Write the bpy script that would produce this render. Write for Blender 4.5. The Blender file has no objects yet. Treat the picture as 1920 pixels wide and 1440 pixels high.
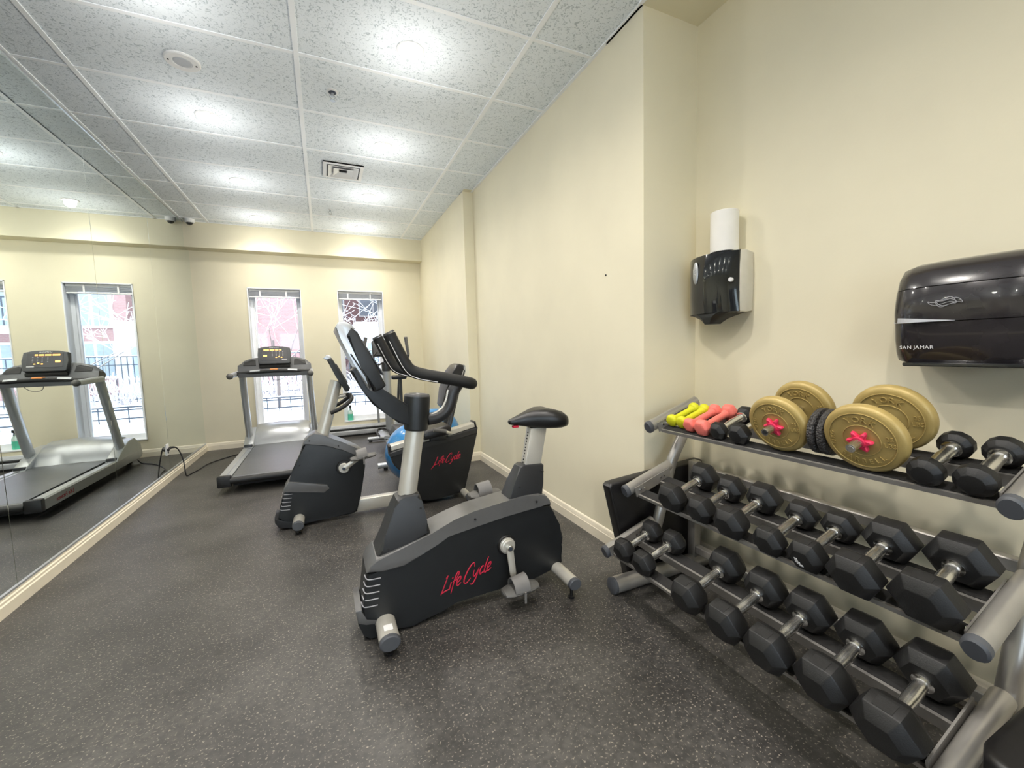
import bpy, bmesh, math, random
from mathutils import Vector, Matrix
random.seed(7)
S = bpy.context.scene
COL = S.collection
R = math.radians

# ------------------------------------------------------------------ camera
YAW, PIT, ROL, FPX = .4209, -.0812, -.0273, 781.55
cam_d = bpy.data.cameras.new('camera')
cam = bpy.data.objects.new('camera', cam_d)
COL.objects.link(cam)
fw = Vector((math.sin(YAW)*math.cos(PIT), math.cos(YAW)*math.cos(PIT), math.sin(PIT)))
r0 = Vector((math.cos(YAW), -math.sin(YAW), 0))
u0 = r0.cross(fw)
rt = math.cos(ROL)*r0 + math.sin(ROL)*u0
up = -math.sin(ROL)*r0 + math.cos(ROL)*u0
cam.matrix_world = Matrix(((rt.x, up.x, -fw.x, 0), (rt.y, up.y, -fw.y, 0), (rt.z, up.z, -fw.z, 1.26), (0, 0, 0, 1)))
cam_d.sensor_width = 36
cam_d.lens = FPX/1920*36
cam_d.clip_start = .02
S.camera = cam

# ------------------------------------------------------------------ view, sky
S.view_settings.view_transform = 'Standard'
S.view_settings.look = 'None'
S.view_settings.gamma = 1
S.view_settings.use_curve_mapping = False
S.view_settings.exposure = 1.34
W = bpy.data.worlds.new('overcast_sky')
S.world = W
W.use_nodes = True
bg = W.node_tree.nodes['Background']
bg.inputs[1].default_value = 1.0
# overcast winter sky
SKY_BRIGHT, SKY_DULL = 2.4, 1.5
_tc = W.node_tree.nodes.new('ShaderNodeTexCoord')
_sp = W.node_tree.nodes.new('ShaderNodeSeparateXYZ')
_mr = W.node_tree.nodes.new('ShaderNodeMapRange')
_mr.interpolation_type = 'SMOOTHSTEP'
_mr.inputs[1].default_value = .35; _mr.inputs[2].default_value = -.7
_mx = W.node_tree.nodes.new('ShaderNodeMix'); _mx.data_type = 'RGBA'
_mx.inputs[6].default_value = (.86*SKY_DULL, .93*SKY_DULL, 1*SKY_DULL, 1)
_mx.inputs[7].default_value = (.86*SKY_BRIGHT, .94*SKY_BRIGHT, 1*SKY_BRIGHT, 1)
W.node_tree.links.new(_tc.outputs['Generated'], _sp.inputs[0])
W.node_tree.links.new(_sp.outputs[1], _mr.inputs[0])
W.node_tree.links.new(_mr.outputs[0], _mx.inputs[0])
W.node_tree.links.new(_mx.outputs[2], bg.inputs[0])
S.cycles.max_bounces = 10
S.cycles.diffuse_bounces = 6
S.cycles.glossy_bounces = 5
S.cycles.caustics_reflective = False
S.cycles.sample_clamp_indirect = 4
S.cycles.use_denoising = True

CEIL = 3.01
YF = 6.85          # far wall
SOF = 6.65         # soffit face
XL, XR, XA, XC = -1.54, 1.597, 1.98, 1.485
YA, YB = 1.79, -2.4
LAMPS = [(.56, y) for y in (2.565, 3.785, 5.0, 6.24, 1.345, .125, -1.1)] + [(-.668, y) for y in (2.565, 3.775, 4.995, 6.2, 1.345, .125, -1.1)]
LAMP_W, FILL_W = 19.5, 2.1
for i, (x, y) in enumerate(LAMPS):
    # main downward beam of the reflector, and an added bodiless fill that washes the ceiling
    for kind, wt, dz in (('SPOT', LAMP_W, .03), ('POINT', FILL_W, .34)):
        ld = bpy.data.lights.new('downlight_beam_or_fill', kind)
        ld.energy = wt*(1.45 if y < 2 and kind == 'SPOT' else 1)      # beams of the unseen near lamps boosted to brighten the right wall
        ld.color = (1, .94, .87) if kind == 'SPOT' else (1, .985, .96)
        if kind == 'SPOT':
            ld.spot_size = R(155)
            ld.spot_blend = 1.0
        ld.shadow_soft_size = .05
        lo = bpy.data.objects.new('downlight_beam_or_fill', ld)
        lo.visible_glossy = kind == 'SPOT'      # the added fill stays out of reflections
        lo.location = (x, y, CEIL-dz)
        COL.objects.link(lo)

# ------------------------------------------------------------------ materials
def mat(name, col, rough=.5, metal=0, spec=.5, var=.06, vscale=14, bump=0, bscale=120, coat=0):
    m = bpy.data.materials.new(name)
    m.use_nodes = True
    nt = m.node_tree
    b = nt.nodes['Principled BSDF']
    b.inputs['Roughness'].default_value = rough
    b.inputs['Metallic'].default_value = metal
    b.inputs['Specular IOR Level'].default_value = spec
    b.inputs['Coat Weight'].default_value = coat
    tc = nt.nodes.new('ShaderNodeTexCoord')
    n = nt.nodes.new('ShaderNodeTexNoise')
    n.inputs['Scale'].default_value = vscale
    n.inputs['Detail'].default_value = 4
    nt.links.new(tc.outputs['Object'], n.inputs['Vector'])
    cr = nt.nodes.new('ShaderNodeValToRGB')
    cr.color_ramp.elements[0].position = .3
    cr.color_ramp.elements[1].position = .7
    cr.color_ramp.elements[0].color = tuple(max(0, c*(1-var)) for c in col)+(1,)
    cr.color_ramp.elements[1].color = tuple(min(1, c*(1+var)) for c in col)+(1,)
    nt.links.new(n.outputs['Fac'], cr.inputs[0])
    nt.links.new(cr.outputs[0], b.inputs['Base Color'])
    if bump:
        n2 = nt.nodes.new('ShaderNodeTexNoise')
        n2.inputs['Scale'].default_value = bscale
        n2.inputs['Detail'].default_value = 3
        nt.links.new(tc.outputs['Object'], n2.inputs['Vector'])
        bp = nt.nodes.new('ShaderNodeBump')
        bp.inputs['Strength'].default_value = bump
        bp.inputs['Distance'].default_value = .002
        nt.links.new(n2.outputs['Fac'], bp.inputs['Height'])
        nt.links.new(bp.outputs[0], b.inputs['Normal'])
    return m

def emis(name, col, st):
    m = bpy.data.materials.new(name)
    m.use_nodes = True
    nt = m.node_tree
    b = nt.nodes['Principled BSDF']
    b.inputs['Base Color'].default_value = (*col, 1)
    b.inputs['Emission Color'].default_value = (*col, 1)
    b.inputs['Emission Strength'].default_value = st
    return m

def ceiling_mat():
    m = mat('mineral_fibre_tile', (.72, .75, .75), .9, var=.03)
    nt = m.node_tree
    b = nt.nodes['Principled BSDF']
    tc = nt.nodes.new('ShaderNodeTexCoord')
    # short worm-like fissures
    mp = nt.nodes.new('ShaderNodeMapping')
    mp.inputs['Scale'].default_value = (1, 1, 1)
    nt.links.new(tc.outputs['Object'], mp.inputs[0])
    nz = nt.nodes.new('ShaderNodeTexNoise')
    nz.inputs['Scale'].default_value = 52
    nz.inputs['Detail'].default_value = 3
    nz.inputs['Distortion'].default_value = 1.6
    nt.links.new(mp.outputs[0], nz.inputs[0])
    r = nt.nodes.new('ShaderNodeValToRGB')
    r.color_ramp.elements[0].position = .35
    r.color_ramp.elements[0].color = (.50, .56, .59, 1)
    r.color_ramp.elements[1].position = .45
    r.color_ramp.elements[1].color = (.85, .90, .93, 1)
    nt.links.new(nz.outputs['Fac'], r.inputs[0])
    nt.links.new(r.outputs[0], b.inputs['Base Color'])
    bp = nt.nodes.new('ShaderNodeBump')
    bp.inputs['Strength'].default_value = .5
    bp.inputs['Distance'].default_value = .003
    nt.links.new(nz.outputs['Fac'], bp.inputs['Height'])
    nt.links.new(bp.outputs[0], b.inputs['Normal'])
    return m

def floor_mat():
    m = mat('speckled_rubber_floor', (.1, .1, .1), .42)
    nt = m.node_tree
    b = nt.nodes['Principled BSDF']
    tc = nt.nodes.new('ShaderNodeTexCoord')
    big = nt.nodes.new('ShaderNodeTexNoise'); big.inputs['Scale'].default_value = 2.2; big.inputs['Detail'].default_value = 6
    mid = nt.nodes.new('ShaderNodeTexNoise'); mid.inputs['Scale'].default_value = 38; mid.inputs['Detail'].default_value = 4
    fl = nt.nodes.new('ShaderNodeTexNoise'); fl.inputs['Scale'].default_value = 120; fl.inputs['Detail'].default_value = 2
    for n in (big, mid, fl):
        nt.links.new(tc.outputs['Object'], n.inputs['Vector'])
    c1 = nt.nodes.new('ShaderNodeValToRGB')
    c1.color_ramp.elements[0].position = .35; c1.color_ramp.elements[0].color = (.034, .0325, .031, 1)
    c1.color_ramp.elements[1].position = .68; c1.color_ramp.elements[1].color = (.076, .073, .069, 1)
    nt.links.new(big.outputs['Fac'], c1.inputs[0])
    c2 = nt.nodes.new('ShaderNodeValToRGB')
    c2.color_ramp.elements[0].position = .40; c2.color_ramp.elements[0].color = (.78, .78, .78, 1)
    c2.color_ramp.elements[1].position = .62; c2.color_ramp.elements[1].color = (1.22, 1.20, 1.16, 1)
    nt.links.new(mid.outputs['Fac'], c2.inputs[0])
    mul = nt.nodes.new('ShaderNodeMix'); mul.data_type = 'RGBA'; mul.blend_type = 'MULTIPLY'; mul.inputs[0].default_value = 1
    nt.links.new(c1.outputs[0], mul.inputs[6]); nt.links.new(c2.outputs[0], mul.inputs[7])
    c3 = nt.nodes.new('ShaderNodeValToRGB')
    c3.color_ramp.elements[0].position = .60; c3.color_ramp.elements[0].color = (0, 0, 0, 1)
    c3.color_ramp.elements[1].position = .70; c3.color_ramp.elements[1].color = (1, 1, 1, 1)
    nt.links.new(fl.outputs['Fac'], c3.inputs[0])
    mx = nt.nodes.new('ShaderNodeMix'); mx.data_type = 'RGBA'
    nt.links.new(c3.outputs[0], mx.inputs[0]); nt.links.new(mul.outputs[2], mx.inputs[6])
    mx.inputs[7].default_value = (.27, .24, .20, 1)
    nt.links.new(mx.outputs[2], b.inputs['Base Color'])
    rr = nt.nodes.new('ShaderNodeMapRange')
    rr.inputs[3].default_value = .34; rr.inputs[4].default_value = .56
    nt.links.new(mid.outputs['Fac'], rr.inputs[0]); nt.links.new(rr.outputs[0], b.inputs['Roughness'])
    bp = nt.nodes.new('ShaderNodeBump'); bp.inputs['Strength'].default_value = .35; bp.inputs['Distance'].default_value = .002
    nt.links.new(mid.outputs['Fac'], bp.inputs['Height']); nt.links.new(bp.outputs[0], b.inputs['Normal'])
    return m

def glass_mat():
    m = bpy.data.materials.new('window_glass')
    m.use_nodes = True
    nt = m.node_tree
    nt.nodes.clear()
    o = nt.nodes.new('ShaderNodeOutputMaterial')
    t = nt.nodes.new('ShaderNodeBsdfTransparent'); t.inputs[0].default_value = (.94, .97, 1, 1)
    g = nt.nodes.new('ShaderNodeBsdfGlossy'); g.inputs['Roughness'].default_value = .02
    f = nt.nodes.new('ShaderNodeFresnel'); f.inputs[0].default_value = 1.4
    x = nt.nodes.new('ShaderNodeMixShader')
    nt.links.new(f.outputs[0], x.inputs[0]); nt.links.new(t.outputs[0], x.inputs[1]); nt.links.new(g.outputs[0], x.inputs[2])
    nt.links.new(x.outputs[0], o.inputs[0])
    return m

def brick_mat():
    m = mat('red_brick', (.45, .16, .12), .85)
    nt = m.node_tree
    b = nt.nodes['Principled BSDF']
    tc = nt.nodes.new('ShaderNodeTexCoord')
    mp = nt.nodes.new('ShaderNodeMapping'); mp.inputs['Rotation'].default_value = (R(90), 0, 0)
    br = nt.nodes.new('ShaderNodeTexBrick')
    br.inputs['Color1'].default_value = (.31, .175, .17, 1); br.inputs['Color2'].default_value = (.35, .205, .20, 1)
    br.inputs['Mortar'].default_value = (.36, .27, .27, 1); br.inputs['Scale'].default_value = 4.5
    br.inputs['Mortar Size'].default_value = .015
    nt.links.new(tc.outputs['Object'], mp.inputs[0]); nt.links.new(mp.outputs[0], br.inputs[0])
    nt.links.new(br.outputs[0], b.inputs['Base Color'])
    return m

def knurl_mat():
    m = mat('knurled_chrome', (.74, .73, .71), .26, 1)
    nt = m.node_tree
    b = nt.nodes['Principled BSDF']
    tc = nt.nodes.new('ShaderNodeTexCoord')
    v = nt.nodes.new('ShaderNodeTexVoronoi'); v.inputs['Scale'].default_value = 420
    nt.links.new(tc.outputs['Object'], v.inputs[0])
    bp = nt.nodes.new('ShaderNodeBump'); bp.inputs['Strength'].default_value = .2; bp.inputs['Distance'].default_value = .0006
    nt.links.new(v.outputs[0], bp.inputs['Height']); nt.links.new(bp.outputs[0], b.inputs['Normal'])
    return m

def tread_mat():
    m = mat('treaded_rubber', (.035, .033, .033), .5)
    nt = m.node_tree
    b = nt.nodes['Principled BSDF']
    tc = nt.nodes.new('ShaderNodeTexCoord')
    v = nt.nodes.new('ShaderNodeTexVoronoi'); v.inputs['Scale'].default_value = 130
    nt.links.new(tc.outputs['Object'], v.inputs[0])
    bp = nt.nodes.new('ShaderNodeBump'); bp.inputs['Strength'].default_value = 1; bp.inputs['Distance'].default_value = .004
    nt.links.new(v.outputs[0], bp.inputs['Height']); nt.links.new(bp.outputs[0], b.inputs['Normal'])
    return m

def mirror_mat():
    m = bpy.data.materials.new('silvered_mirror')
    m.use_nodes = True
    b = m.node_tree.nodes['Principled BSDF']
    b.inputs['Base Color'].default_value = (.88, .935, .915, 1)
    b.inputs['Metallic'].default_value = 1
    b.inputs['Roughness'].default_value = .012
    return m

M = dict(
    tgrey=mat('treadmill_grey_plastic', (.085, .088, .092), .42),
    wall=mat('cream_wall_paint', (.80, .745, .56), .62, var=.025, vscale=3, bump=.12, bscale=90),
    base=mat('cream_baseboard_paint', (.80, .73, .58), .4, var=.02),
    ceil=ceiling_mat(), floor=floor_mat(), grid=mat('white_ceiling_grid', (.95, .97, .98), .45, var=.02),
    white=mat('white_plastic', (.85, .85, .84), .4, var=.02), frame=mat('white_window_frame', (.90, .92, .95), .4, var=.02),
    mirror=mirror_mat(), glass=glass_mat(),
    blackp=mat('charcoal_moulded_plastic', (.011, .0125, .014), .42, bump=.15, bscale=400, var=.1),
    grayp=mat('gunmetal_plastic', (.10, .10, .10), .30, var=.06),
    cover=mat('dark_grey_cover_plastic', (.024, .025, .027), .40, var=.06),
    foam=mat('black_foam_grip', (.006, .006, .006), .6, bump=.3, bscale=500, var=.2),
    alu=mat('champagne_painted_steel', (.58, .56, .50), .36, .35, var=.03),
    silver=mat('silver_paint', (.50, .52, .54), .33, .6, var=.03),
    vinyl=mat('black_vinyl', (.008, .0075, .008), .36, bump=.4, bscale=25, var=.2),
    rub=mat('black_rubber', (.007, .007, .0075), .50, bump=.25, bscale=300, var=.2),
    chrome=mat('chrome', (.80, .79, .77), .16, 1, var=.02), knurl=knurl_mat(),
    rack=mat('pewter_powder_coat', (.40, .385, .36), .34, .6, var=.06), rackb=mat('grey_plastic_cap', (.075, .08, .09), .5),
    rmat=mat('black_shelf_rubber', (.014, .0135, .0135), .75, bump=.3, bscale=200),
    gold=mat('gold_vinyl_plate', (.44, .325, .115), .40, .15, bump=.15, bscale=220, var=.08),
    pinkn=mat('red_pink_nut', (.72, .035, .10), .4), yel=mat('lime_vinyl', (.66, .66, .015), .55, bump=.2, bscale=200, var=.05),
    coral=mat('coral_vinyl', (.87, .20, .16), .55, bump=.2, bscale=200, var=.06),
    tread=tread_mat(), red=mat('red_print', (.55, .015, .05), .5), whitep=mat('white_print', (.75, .75, .75), .5),
    greyp=mat('grey_print', (.32, .32, .34), .5),
    blue=mat('blue_ball_vinyl', (.03, .22, .52), .22, var=.05, coat=.3),
    belt=mat('treadmill_belt', (.10, .105, .11), .35, bump=.3, bscale=350), smoke=mat('smoky_plastic', (.022, .019, .022), .2, var=.25, vscale=9, coat=.5),
    gloss=mat('gloss_black_plastic', (.012, .013, .015), .08, coat=.6), case=mat('cream_case_plastic', (.62, .59, .50), .45),
    paper=mat('white_paper', (.86, .84, .78), .85, bump=.3, bscale=60, var=.02), cable=mat('black_cable', (.01, .01, .012), .4),
    amber=emis('amber_display', (1, .42, .07), 2.2), screen=mat('dark_screen', (.045, .046, .05), .3), lamp=emis('lamp_lens', (1, .93, .80), 22),
    brick=brick_mat(), snow=mat('snow', (.86, .88, .92), .9, bump=.5, bscale=3), bark=mat('wet_bark', (.16, .13, .12), .9, bump=.5, bscale=30),
    iron=mat('black_iron', (.03, .04, .06), .5), pglass=mat('house_window_glass', (.24, .28, .33), .3), concrete=mat('pale_concrete', (.36, .35, .36), .85),
    twig=mat('frosted_twigs', (.50, .46, .48), .9), green=mat('green_cleaner', (.12, .62, .42), .25), clear=mat('cloudy_plastic_bottle', (.62, .80, .74), .3),
    heater=mat('grey_heater_enamel', (.52, .54, .57), .45), dark=mat('dark_recess', (.02, .02, .02), .8), strap=mat('grey_rubber_strap', (.16, .155, .15), .55),
    pedal=mat('dark_grey_pedal_plastic', (.10, .098, .092), .5, bump=.3, bscale=150),
)

# ------------------------------------------------------------------ mesh helpers
def V(*a):
    return Vector(a)

def verts_faces(bm, vs, fs):
    b = [bm.verts.new(v) for v in vs]
    for f in fs:
        try:
            bm.faces.new([b[i] for i in f])
        except ValueError:
            pass
    return b

def box(bm, x0, x1, y0, y1, z0, z1, bev=0, seg=2):
    vs = [(x, y, z) for x in (x0, x1) for y in (y0, y1) for z in (z0, z1)]
    b = verts_faces(bm, vs, [(0, 1, 3, 2), (4, 6, 7, 5), (0, 4, 5, 1), (2, 3, 7, 6), (0, 2, 6, 4), (1, 5, 7, 3)])
    if bev:
        es = {e for v in b for e in v.link_edges}
        bmesh.ops.bevel(bm, geom=list(es), offset=bev, segments=seg, profile=.5, affect='EDGES', clamp_overlap=True)

def obox(bm, c, ax, ay, az, sx, sy, sz, bev=0, seg=2):
    """box oriented on axes ax, ay, az with full sizes"""
    c = Vector(c)
    vs = [c+ax*(sx*i)+ay*(sy*j)+az*(sz*k) for i in (-.5, .5) for j in (-.5, .5) for k in (-.5, .5)]
    b = verts_faces(bm, vs, [(0, 1, 3, 2), (4, 6, 7, 5), (0, 4, 5, 1), (2, 3, 7, 6), (0, 2, 6, 4), (1, 5, 7, 3)])
    if bev:
        es = {e for v in b for e in v.link_edges}
        bmesh.ops.bevel(bm, geom=list(es), offset=bev, segments=seg, profile=.5, affect='EDGES', clamp_overlap=True)

def loft(bm, rings, cap=True, closed=False):
    rs = [[bm.verts.new(p) for p in r] for r in rings]
    n = len(rs[0])
    for i in range(len(rs)-1 + (1 if closed else 0)):
        a, b = rs[i], rs[(i+1) % len(rs)]
        for k in range(n):
            bm.faces.new((a[k], a[(k+1) % n], b[(k+1) % n], b[k]))
    if cap and not closed:
        bm.faces.new(rs[0][::-1])
        bm.faces.new(rs[-1])
    return rs

def smooth_path(pts, n=6):
    pts = [Vector(p) for p in pts]
    if len(pts) < 3:
        return pts
    out = []
    P = [pts[0]*2-pts[1]] + pts + [pts[-1]*2-pts[-2]]
    for i in range(1, len(P)-2):
        a, b, c, d = P[i-1:i+3]
        for k in range(n):
            t = k/n
            out.append(.5*((2*b)+(c-a)*t+(2*a-5*b+4*c-d)*t*t+(3*b-a-3*c+d)*t**3))
    out.append(pts[-1])
    return out

def tube(bm, pts, r, seg=12, cap=True, ry=None, upv=None):
    """swept tube; r number or list; ry second radius for ovals (measured along upv)"""
    pts = [Vector(p) for p in pts]
    rings = []
    prev = None
    for i, p in enumerate(pts):
        a = pts[max(0, i-1)]
        b = pts[min(len(pts)-1, i+1)]
        t = (b-a).normalized()
        if upv is not None:
            u = Vector(upv)
            u = (u-t*u.dot(t)).normalized()
        elif prev is None:
            u = t.orthogonal().normalized()
        else:
            u = (prev-t*prev.dot(t)).normalized()
        prev = u
        w = t.cross(u)
        ri = r[i] if isinstance(r, (list, tuple)) else r
        rj = ri if ry is None else (ry[i] if isinstance(ry, (list, tuple)) else ry)
        rings.append([p+w*(ri*math.cos(q))+u*(rj*math.sin(q)) for q in (2*math.pi*k/seg for k in range(seg))])
    loft(bm, rings, cap)

def rounded_tube(bm, p0, p1, r, seg=16, e=.25, ry=None, upv=None):
    p0, p1 = Vector(p0), Vector(p1)
    d = (p1-p0)
    L = d.length
    q = min(e*r, L/3)
    ts = [0, q*.4/L, q/L, 1-q/L, 1-q*.4/L, 1]
    ks = [1-.5*e, 1-.15*e, 1, 1, 1-.15*e, 1-.5*e]
    tube(bm, [p0+d*t for t in ts], [r*k for k in ks], seg, True, None if ry is None else [ry*k for k in ks], upv)

def lathe(bm, c, ax, prof, seg=32):
    """profile = list of (t along axis, radius)"""
    c = Vector(c)
    ax = Vector(ax).normalized()
    u = ax.orthogonal().normalized()
    w = ax.cross(u)
    rings = []
    for t, r in prof:
        rings.append([c+ax*t+u*(r*math.cos(q))+w*(r*math.sin(q)) for q in (2*math.pi*k/seg for k in range(seg))])
    loft(bm, rings, True)

def prism(bm, poly, y0, w, bev=0, seg=2, ax='y'):
    """polygon of (x,z) extruded along y about y0 by half width w (number or function of x,z)"""
    wf = w if callable(w) else (lambda x, z: w)
    A, B = [], []
    for x, z in poly:
        h = wf(x, z)
        if ax == 'y':
            A.append(bm.verts.new((x, y0-h, z))); B.append(bm.verts.new((x, y0+h, z)))
        elif ax == 'x':      # poly is (y,z)
            A.append(bm.verts.new((y0-h, x, z))); B.append(bm.verts.new((y0+h, x, z)))
        else:                # poly is (x,y)
            A.append(bm.verts.new((x, z, y0-h))); B.append(bm.verts.new((x, z, y0+h)))
    fa = bm.faces.new(A)
    fb = bm.faces.new(B[::-1])
    n = len(poly)
    for k in range(n):
        bm.faces.new((A[k], B[k], B[(k+1) % n], A[(k+1) % n]))
    if bev:
        es = list(fa.edges)+list(fb.edges)
        bmesh.ops.bevel(bm, geom=es, offset=bev, segments=seg, profile=.5, affect='EDGES', clamp_overlap=True)

def sphere(bm, c, r, sx=1, sy=1, sz=1, seg=20, rings=12):
    c = Vector(c)
    rs = []
    for i in range(1, rings):
        th = math.pi*i/rings
        rs.append([c+Vector((r*sx*math.sin(th)*math.cos(q), r*sy*math.sin(th)*math.sin(q), r*sz*math.cos(th))) for q in (2*math.pi*k/seg for k in range(seg))])
    loft(bm, rs, True)

def wpos(o):
    p = Vector((0, 0, 0))
    while o is not None:
        p += o.location
        o = o.parent
    return p

def obj(name, bm, m, parent=None, angle=32, local=False, loc=None):
    bmesh.ops.recalc_face_normals(bm, faces=bm.faces)
    if parent is not None and not local:
        bmesh.ops.translate(bm, verts=bm.verts, vec=-wpos(parent))
    if parent is None and loc is not None:
        bmesh.ops.translate(bm, verts=bm.verts, vec=-Vector(loc))
    me = bpy.data.meshes.new(name)
    bm.to_mesh(me)
    bm.free()
    me.materials.append(m)
    for p in me.polygons:
        p.use_smooth = True
    me.set_sharp_from_angle(angle=R(angle))
    o = bpy.data.objects.new(name, me)
    COL.objects.link(o)
    if parent is not None:
        o.parent = parent
    elif loc is not None:
        o.location = loc
    return o

def B():
    return bmesh.new()

def tag(o, label=None, cat=None, group=None, kind=None):
    for k, v in (('label', label), ('category', cat), ('group', group), ('kind', kind)):
        if v:
            o[k] = v
    return o

def thing(name, label, cat, loc=(0, 0, 0), group=None, kind=None):
    o = bpy.data.objects.new(name, None)
    COL.objects.link(o)
    o.location = loc
    o.empty_display_size = .05
    return tag(o, label, cat, group, kind)

def struct(name, bm, m, parent=None, angle=32):
    o = obj(name, bm, m, parent, angle)
    if parent is None:
        o['kind'] = 'structure'
    return o

GLY = {}
def glyph(ch):
    if ch not in GLY:
        c = bpy.data.curves.new('glyph', 'FONT')
        c.body = ch
        c.size = 1
        c.extrude = .03
        c.resolution_u = 3
        o = bpy.data.objects.new('glyph', c)
        me = bpy.data.meshes.new_from_object(o)
        GLY[ch] = ([v.co.copy() for v in me.vertices], [tuple(p.vertices) for p in me.polygons], max([v.co.x for v in me.vertices] or [0]))
        bpy.data.objects.remove(o)
        bpy.data.meshes.remove(me)
    return GLY[ch]

def text(bm, s, origin, ex, ey, size, bold=0, thick=1.0, centre=False):
    ex, ey = Vector(ex).normalized(), Vector(ey).normalized()
    ez = ex.cross(ey)
    adv = 0
    w = sum((glyph(c)[2]+.09 if c != ' ' else .3) for c in s)*size
    o = Vector(origin) - (ex*(w/2) if centre else Vector((0, 0, 0)))
    for c in s:
        if c == ' ':
            adv += .3
            continue
        vs, fs, gw = glyph(c)
        verts_faces(bm, [o+ex*((v.x+adv)*size)+ey*(v.y*size)+ez*(v.z*size*thick) for v in vs], fs)
        adv += gw+.09

def arc_text(bm, s, c, ex, ey, rad, mid, size, inward=False, step=None, thick=1.0):
    """letters round a circle in plane ex,ey, mid angle in degrees; inward = tops point to the centre (bottom text)"""
    c, ex, ey = Vector(c), Vector(ex).normalized(), Vector(ey).normalized()
    ez = ex.cross(ey)
    st = step if step else math.degrees(size*.82/rad)
    n = len(s)
    for i, chh in enumerate(s):
        if chh == ' ':
            continue
        off = (i-(n-1)/2)*st
        a = R(mid-off) if not inward else R(mid+off)
        rd = ex*math.cos(a)+ey*math.sin(a)
        tg = ex*math.sin(a)-ey*math.cos(a)
        if inward:
            rd, tg = -rd, -tg
        p = c+(rd if not inward else -rd)*rad
        vs, fs, gw = glyph(chh)
        verts_faces(bm, [p+tg*((v.x-gw/2)*size)+rd*((v.y-.35)*size)+ez*(v.z*size*thick) for v in vs], fs)

SCRIPT = [  # hand-drawn slanted script strokes for the shroud lettering
    [(-.15, -.42), (.12, -.05), (.42, .92)], [(.02, -.08), (.30, .0), (.66, .02)], [(.42, .92), (.30, .80)],
    [(.66, .0), (.72, .42)], [(.76, .60), (.79, .68)],
    [(.82, -.30), (.90, .25), (1.02, .75), (1.16, .86), (1.18, .68), (1.02, .45)], [(.84, .38), (1.16, .42)],
    [(1.16, .16), (1.36, .30), (1.36, .48), (1.22, .46), (1.14, .18), (1.24, -.02), (1.44, .10)],
    [(2.28, .70), (2.22, .96), (1.98, .86), (1.72, .42), (1.66, .02), (1.86, -.12), (2.12, .08)],
    [(2.30, .48), (2.30, .18), (2.42, .08), (2.58, .28), (2.66, .50)], [(2.66, .50), (2.54, -.04), (2.34, -.36), (2.14, -.30)],
    [(3.02, .42), (2.90, .50), (2.76, .26), (2.82, .02), (3.04, .12)],
    [(3.06, .02), (3.14, .50), (3.26, .92)], [(3.08, .30), (3.16, .0), (3.28, .06)],
    [(3.30, .16), (3.50, .32), (3.50, .50), (3.36, .46), (3.28, .16), (3.38, .0), (3.60, .12)]]

def script_text(bm, origin, ex, ey, scale, slant=.35, r=.038):
    ex, ey = Vector(ex), Vector(ey)
    ez = ex.cross(ey).normalized()
    for st in SCRIPT:
        pts = smooth_path([Vector(origin)+ex*((x+slant*y)*scale)+ey*(y*scale) for x, y in st], 4)
        n = len(pts)
        rr = [r*scale*(.55+.75*math.sin(math.pi*(i+.5)/n)) for i in range(n)]
        tube(bm, pts, rr, 6, True, [.0012]*n, ez)

# ------------------------------------------------------------------ room shell
b = B(); box(b, XL-.3, XA+.3, YB-.3, YF+.3, -.12, 0)
tag(struct('floor', b, M['floor']))
b = B(); box(b, XL-.3, XR+.001, YB-.3, YF+.3, CEIL, CEIL+.1)
struct('ceiling', b, M['ceil'])
b = B(); box(b, XR-.012, XA+.3, YB-.3, YA+.3, CEIL-.005, CEIL+.1)
box(b, XC, XR+.1, 4.45, 4.62, CEIL-.004, CEIL+.1)
struct('ceiling', b, M['wall'])
# far wall with two openings, soffit above
WINS = [(-.915, -.262), (.24, .886)]
WZ0, WZ1 = .235, 2.215
b = B()
xs = [XL-.3, WINS[0][0], WINS[0][1], WINS[1][0], WINS[1][1], XR+.3]
for i in (0, 2, 4):
    box(b, xs[i], xs[i+1], YF, YF+.22, 0, CEIL)
for a, c in WINS:
    box(b, a, c, YF, YF+.22, 0, WZ0)
    box(b, a, c, YF, YF+.22, WZ1, CEIL)
struct('wall_far', b, M['wall'])
b = B(); box(b, XL-.3, XR, SOF, YF+.01, 2.685, CEIL+.02, .004, 1)
struct('trim_1', b, M['wall'])
b = B(); box(b, XL-.3, XL-.006, YB-.3, YF+.2, 0, CEIL)
struct('wall_left', b, M['wall'])
b = B(); box(b, XR, XR+.30, YA, YF+.2, 0, CEIL)
struct('wall_right', b, M['wall'])
b = B(); box(b, XC, XR+.05, 4.5, YF+.1, 0, CEIL)
struct('wall_column', b, M['wall'])
b = B(); box(b, XR+.05, XA+.05, YA+.0005, YA+.25, 0, CEIL)
struct('wall_alcove_end', b, M['wall'])
b = B(); box(b, XA, XA+.25, YB-.3, YA+.2, 0, CEIL)
struct('wall_alcove', b, M['wall'])
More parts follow.
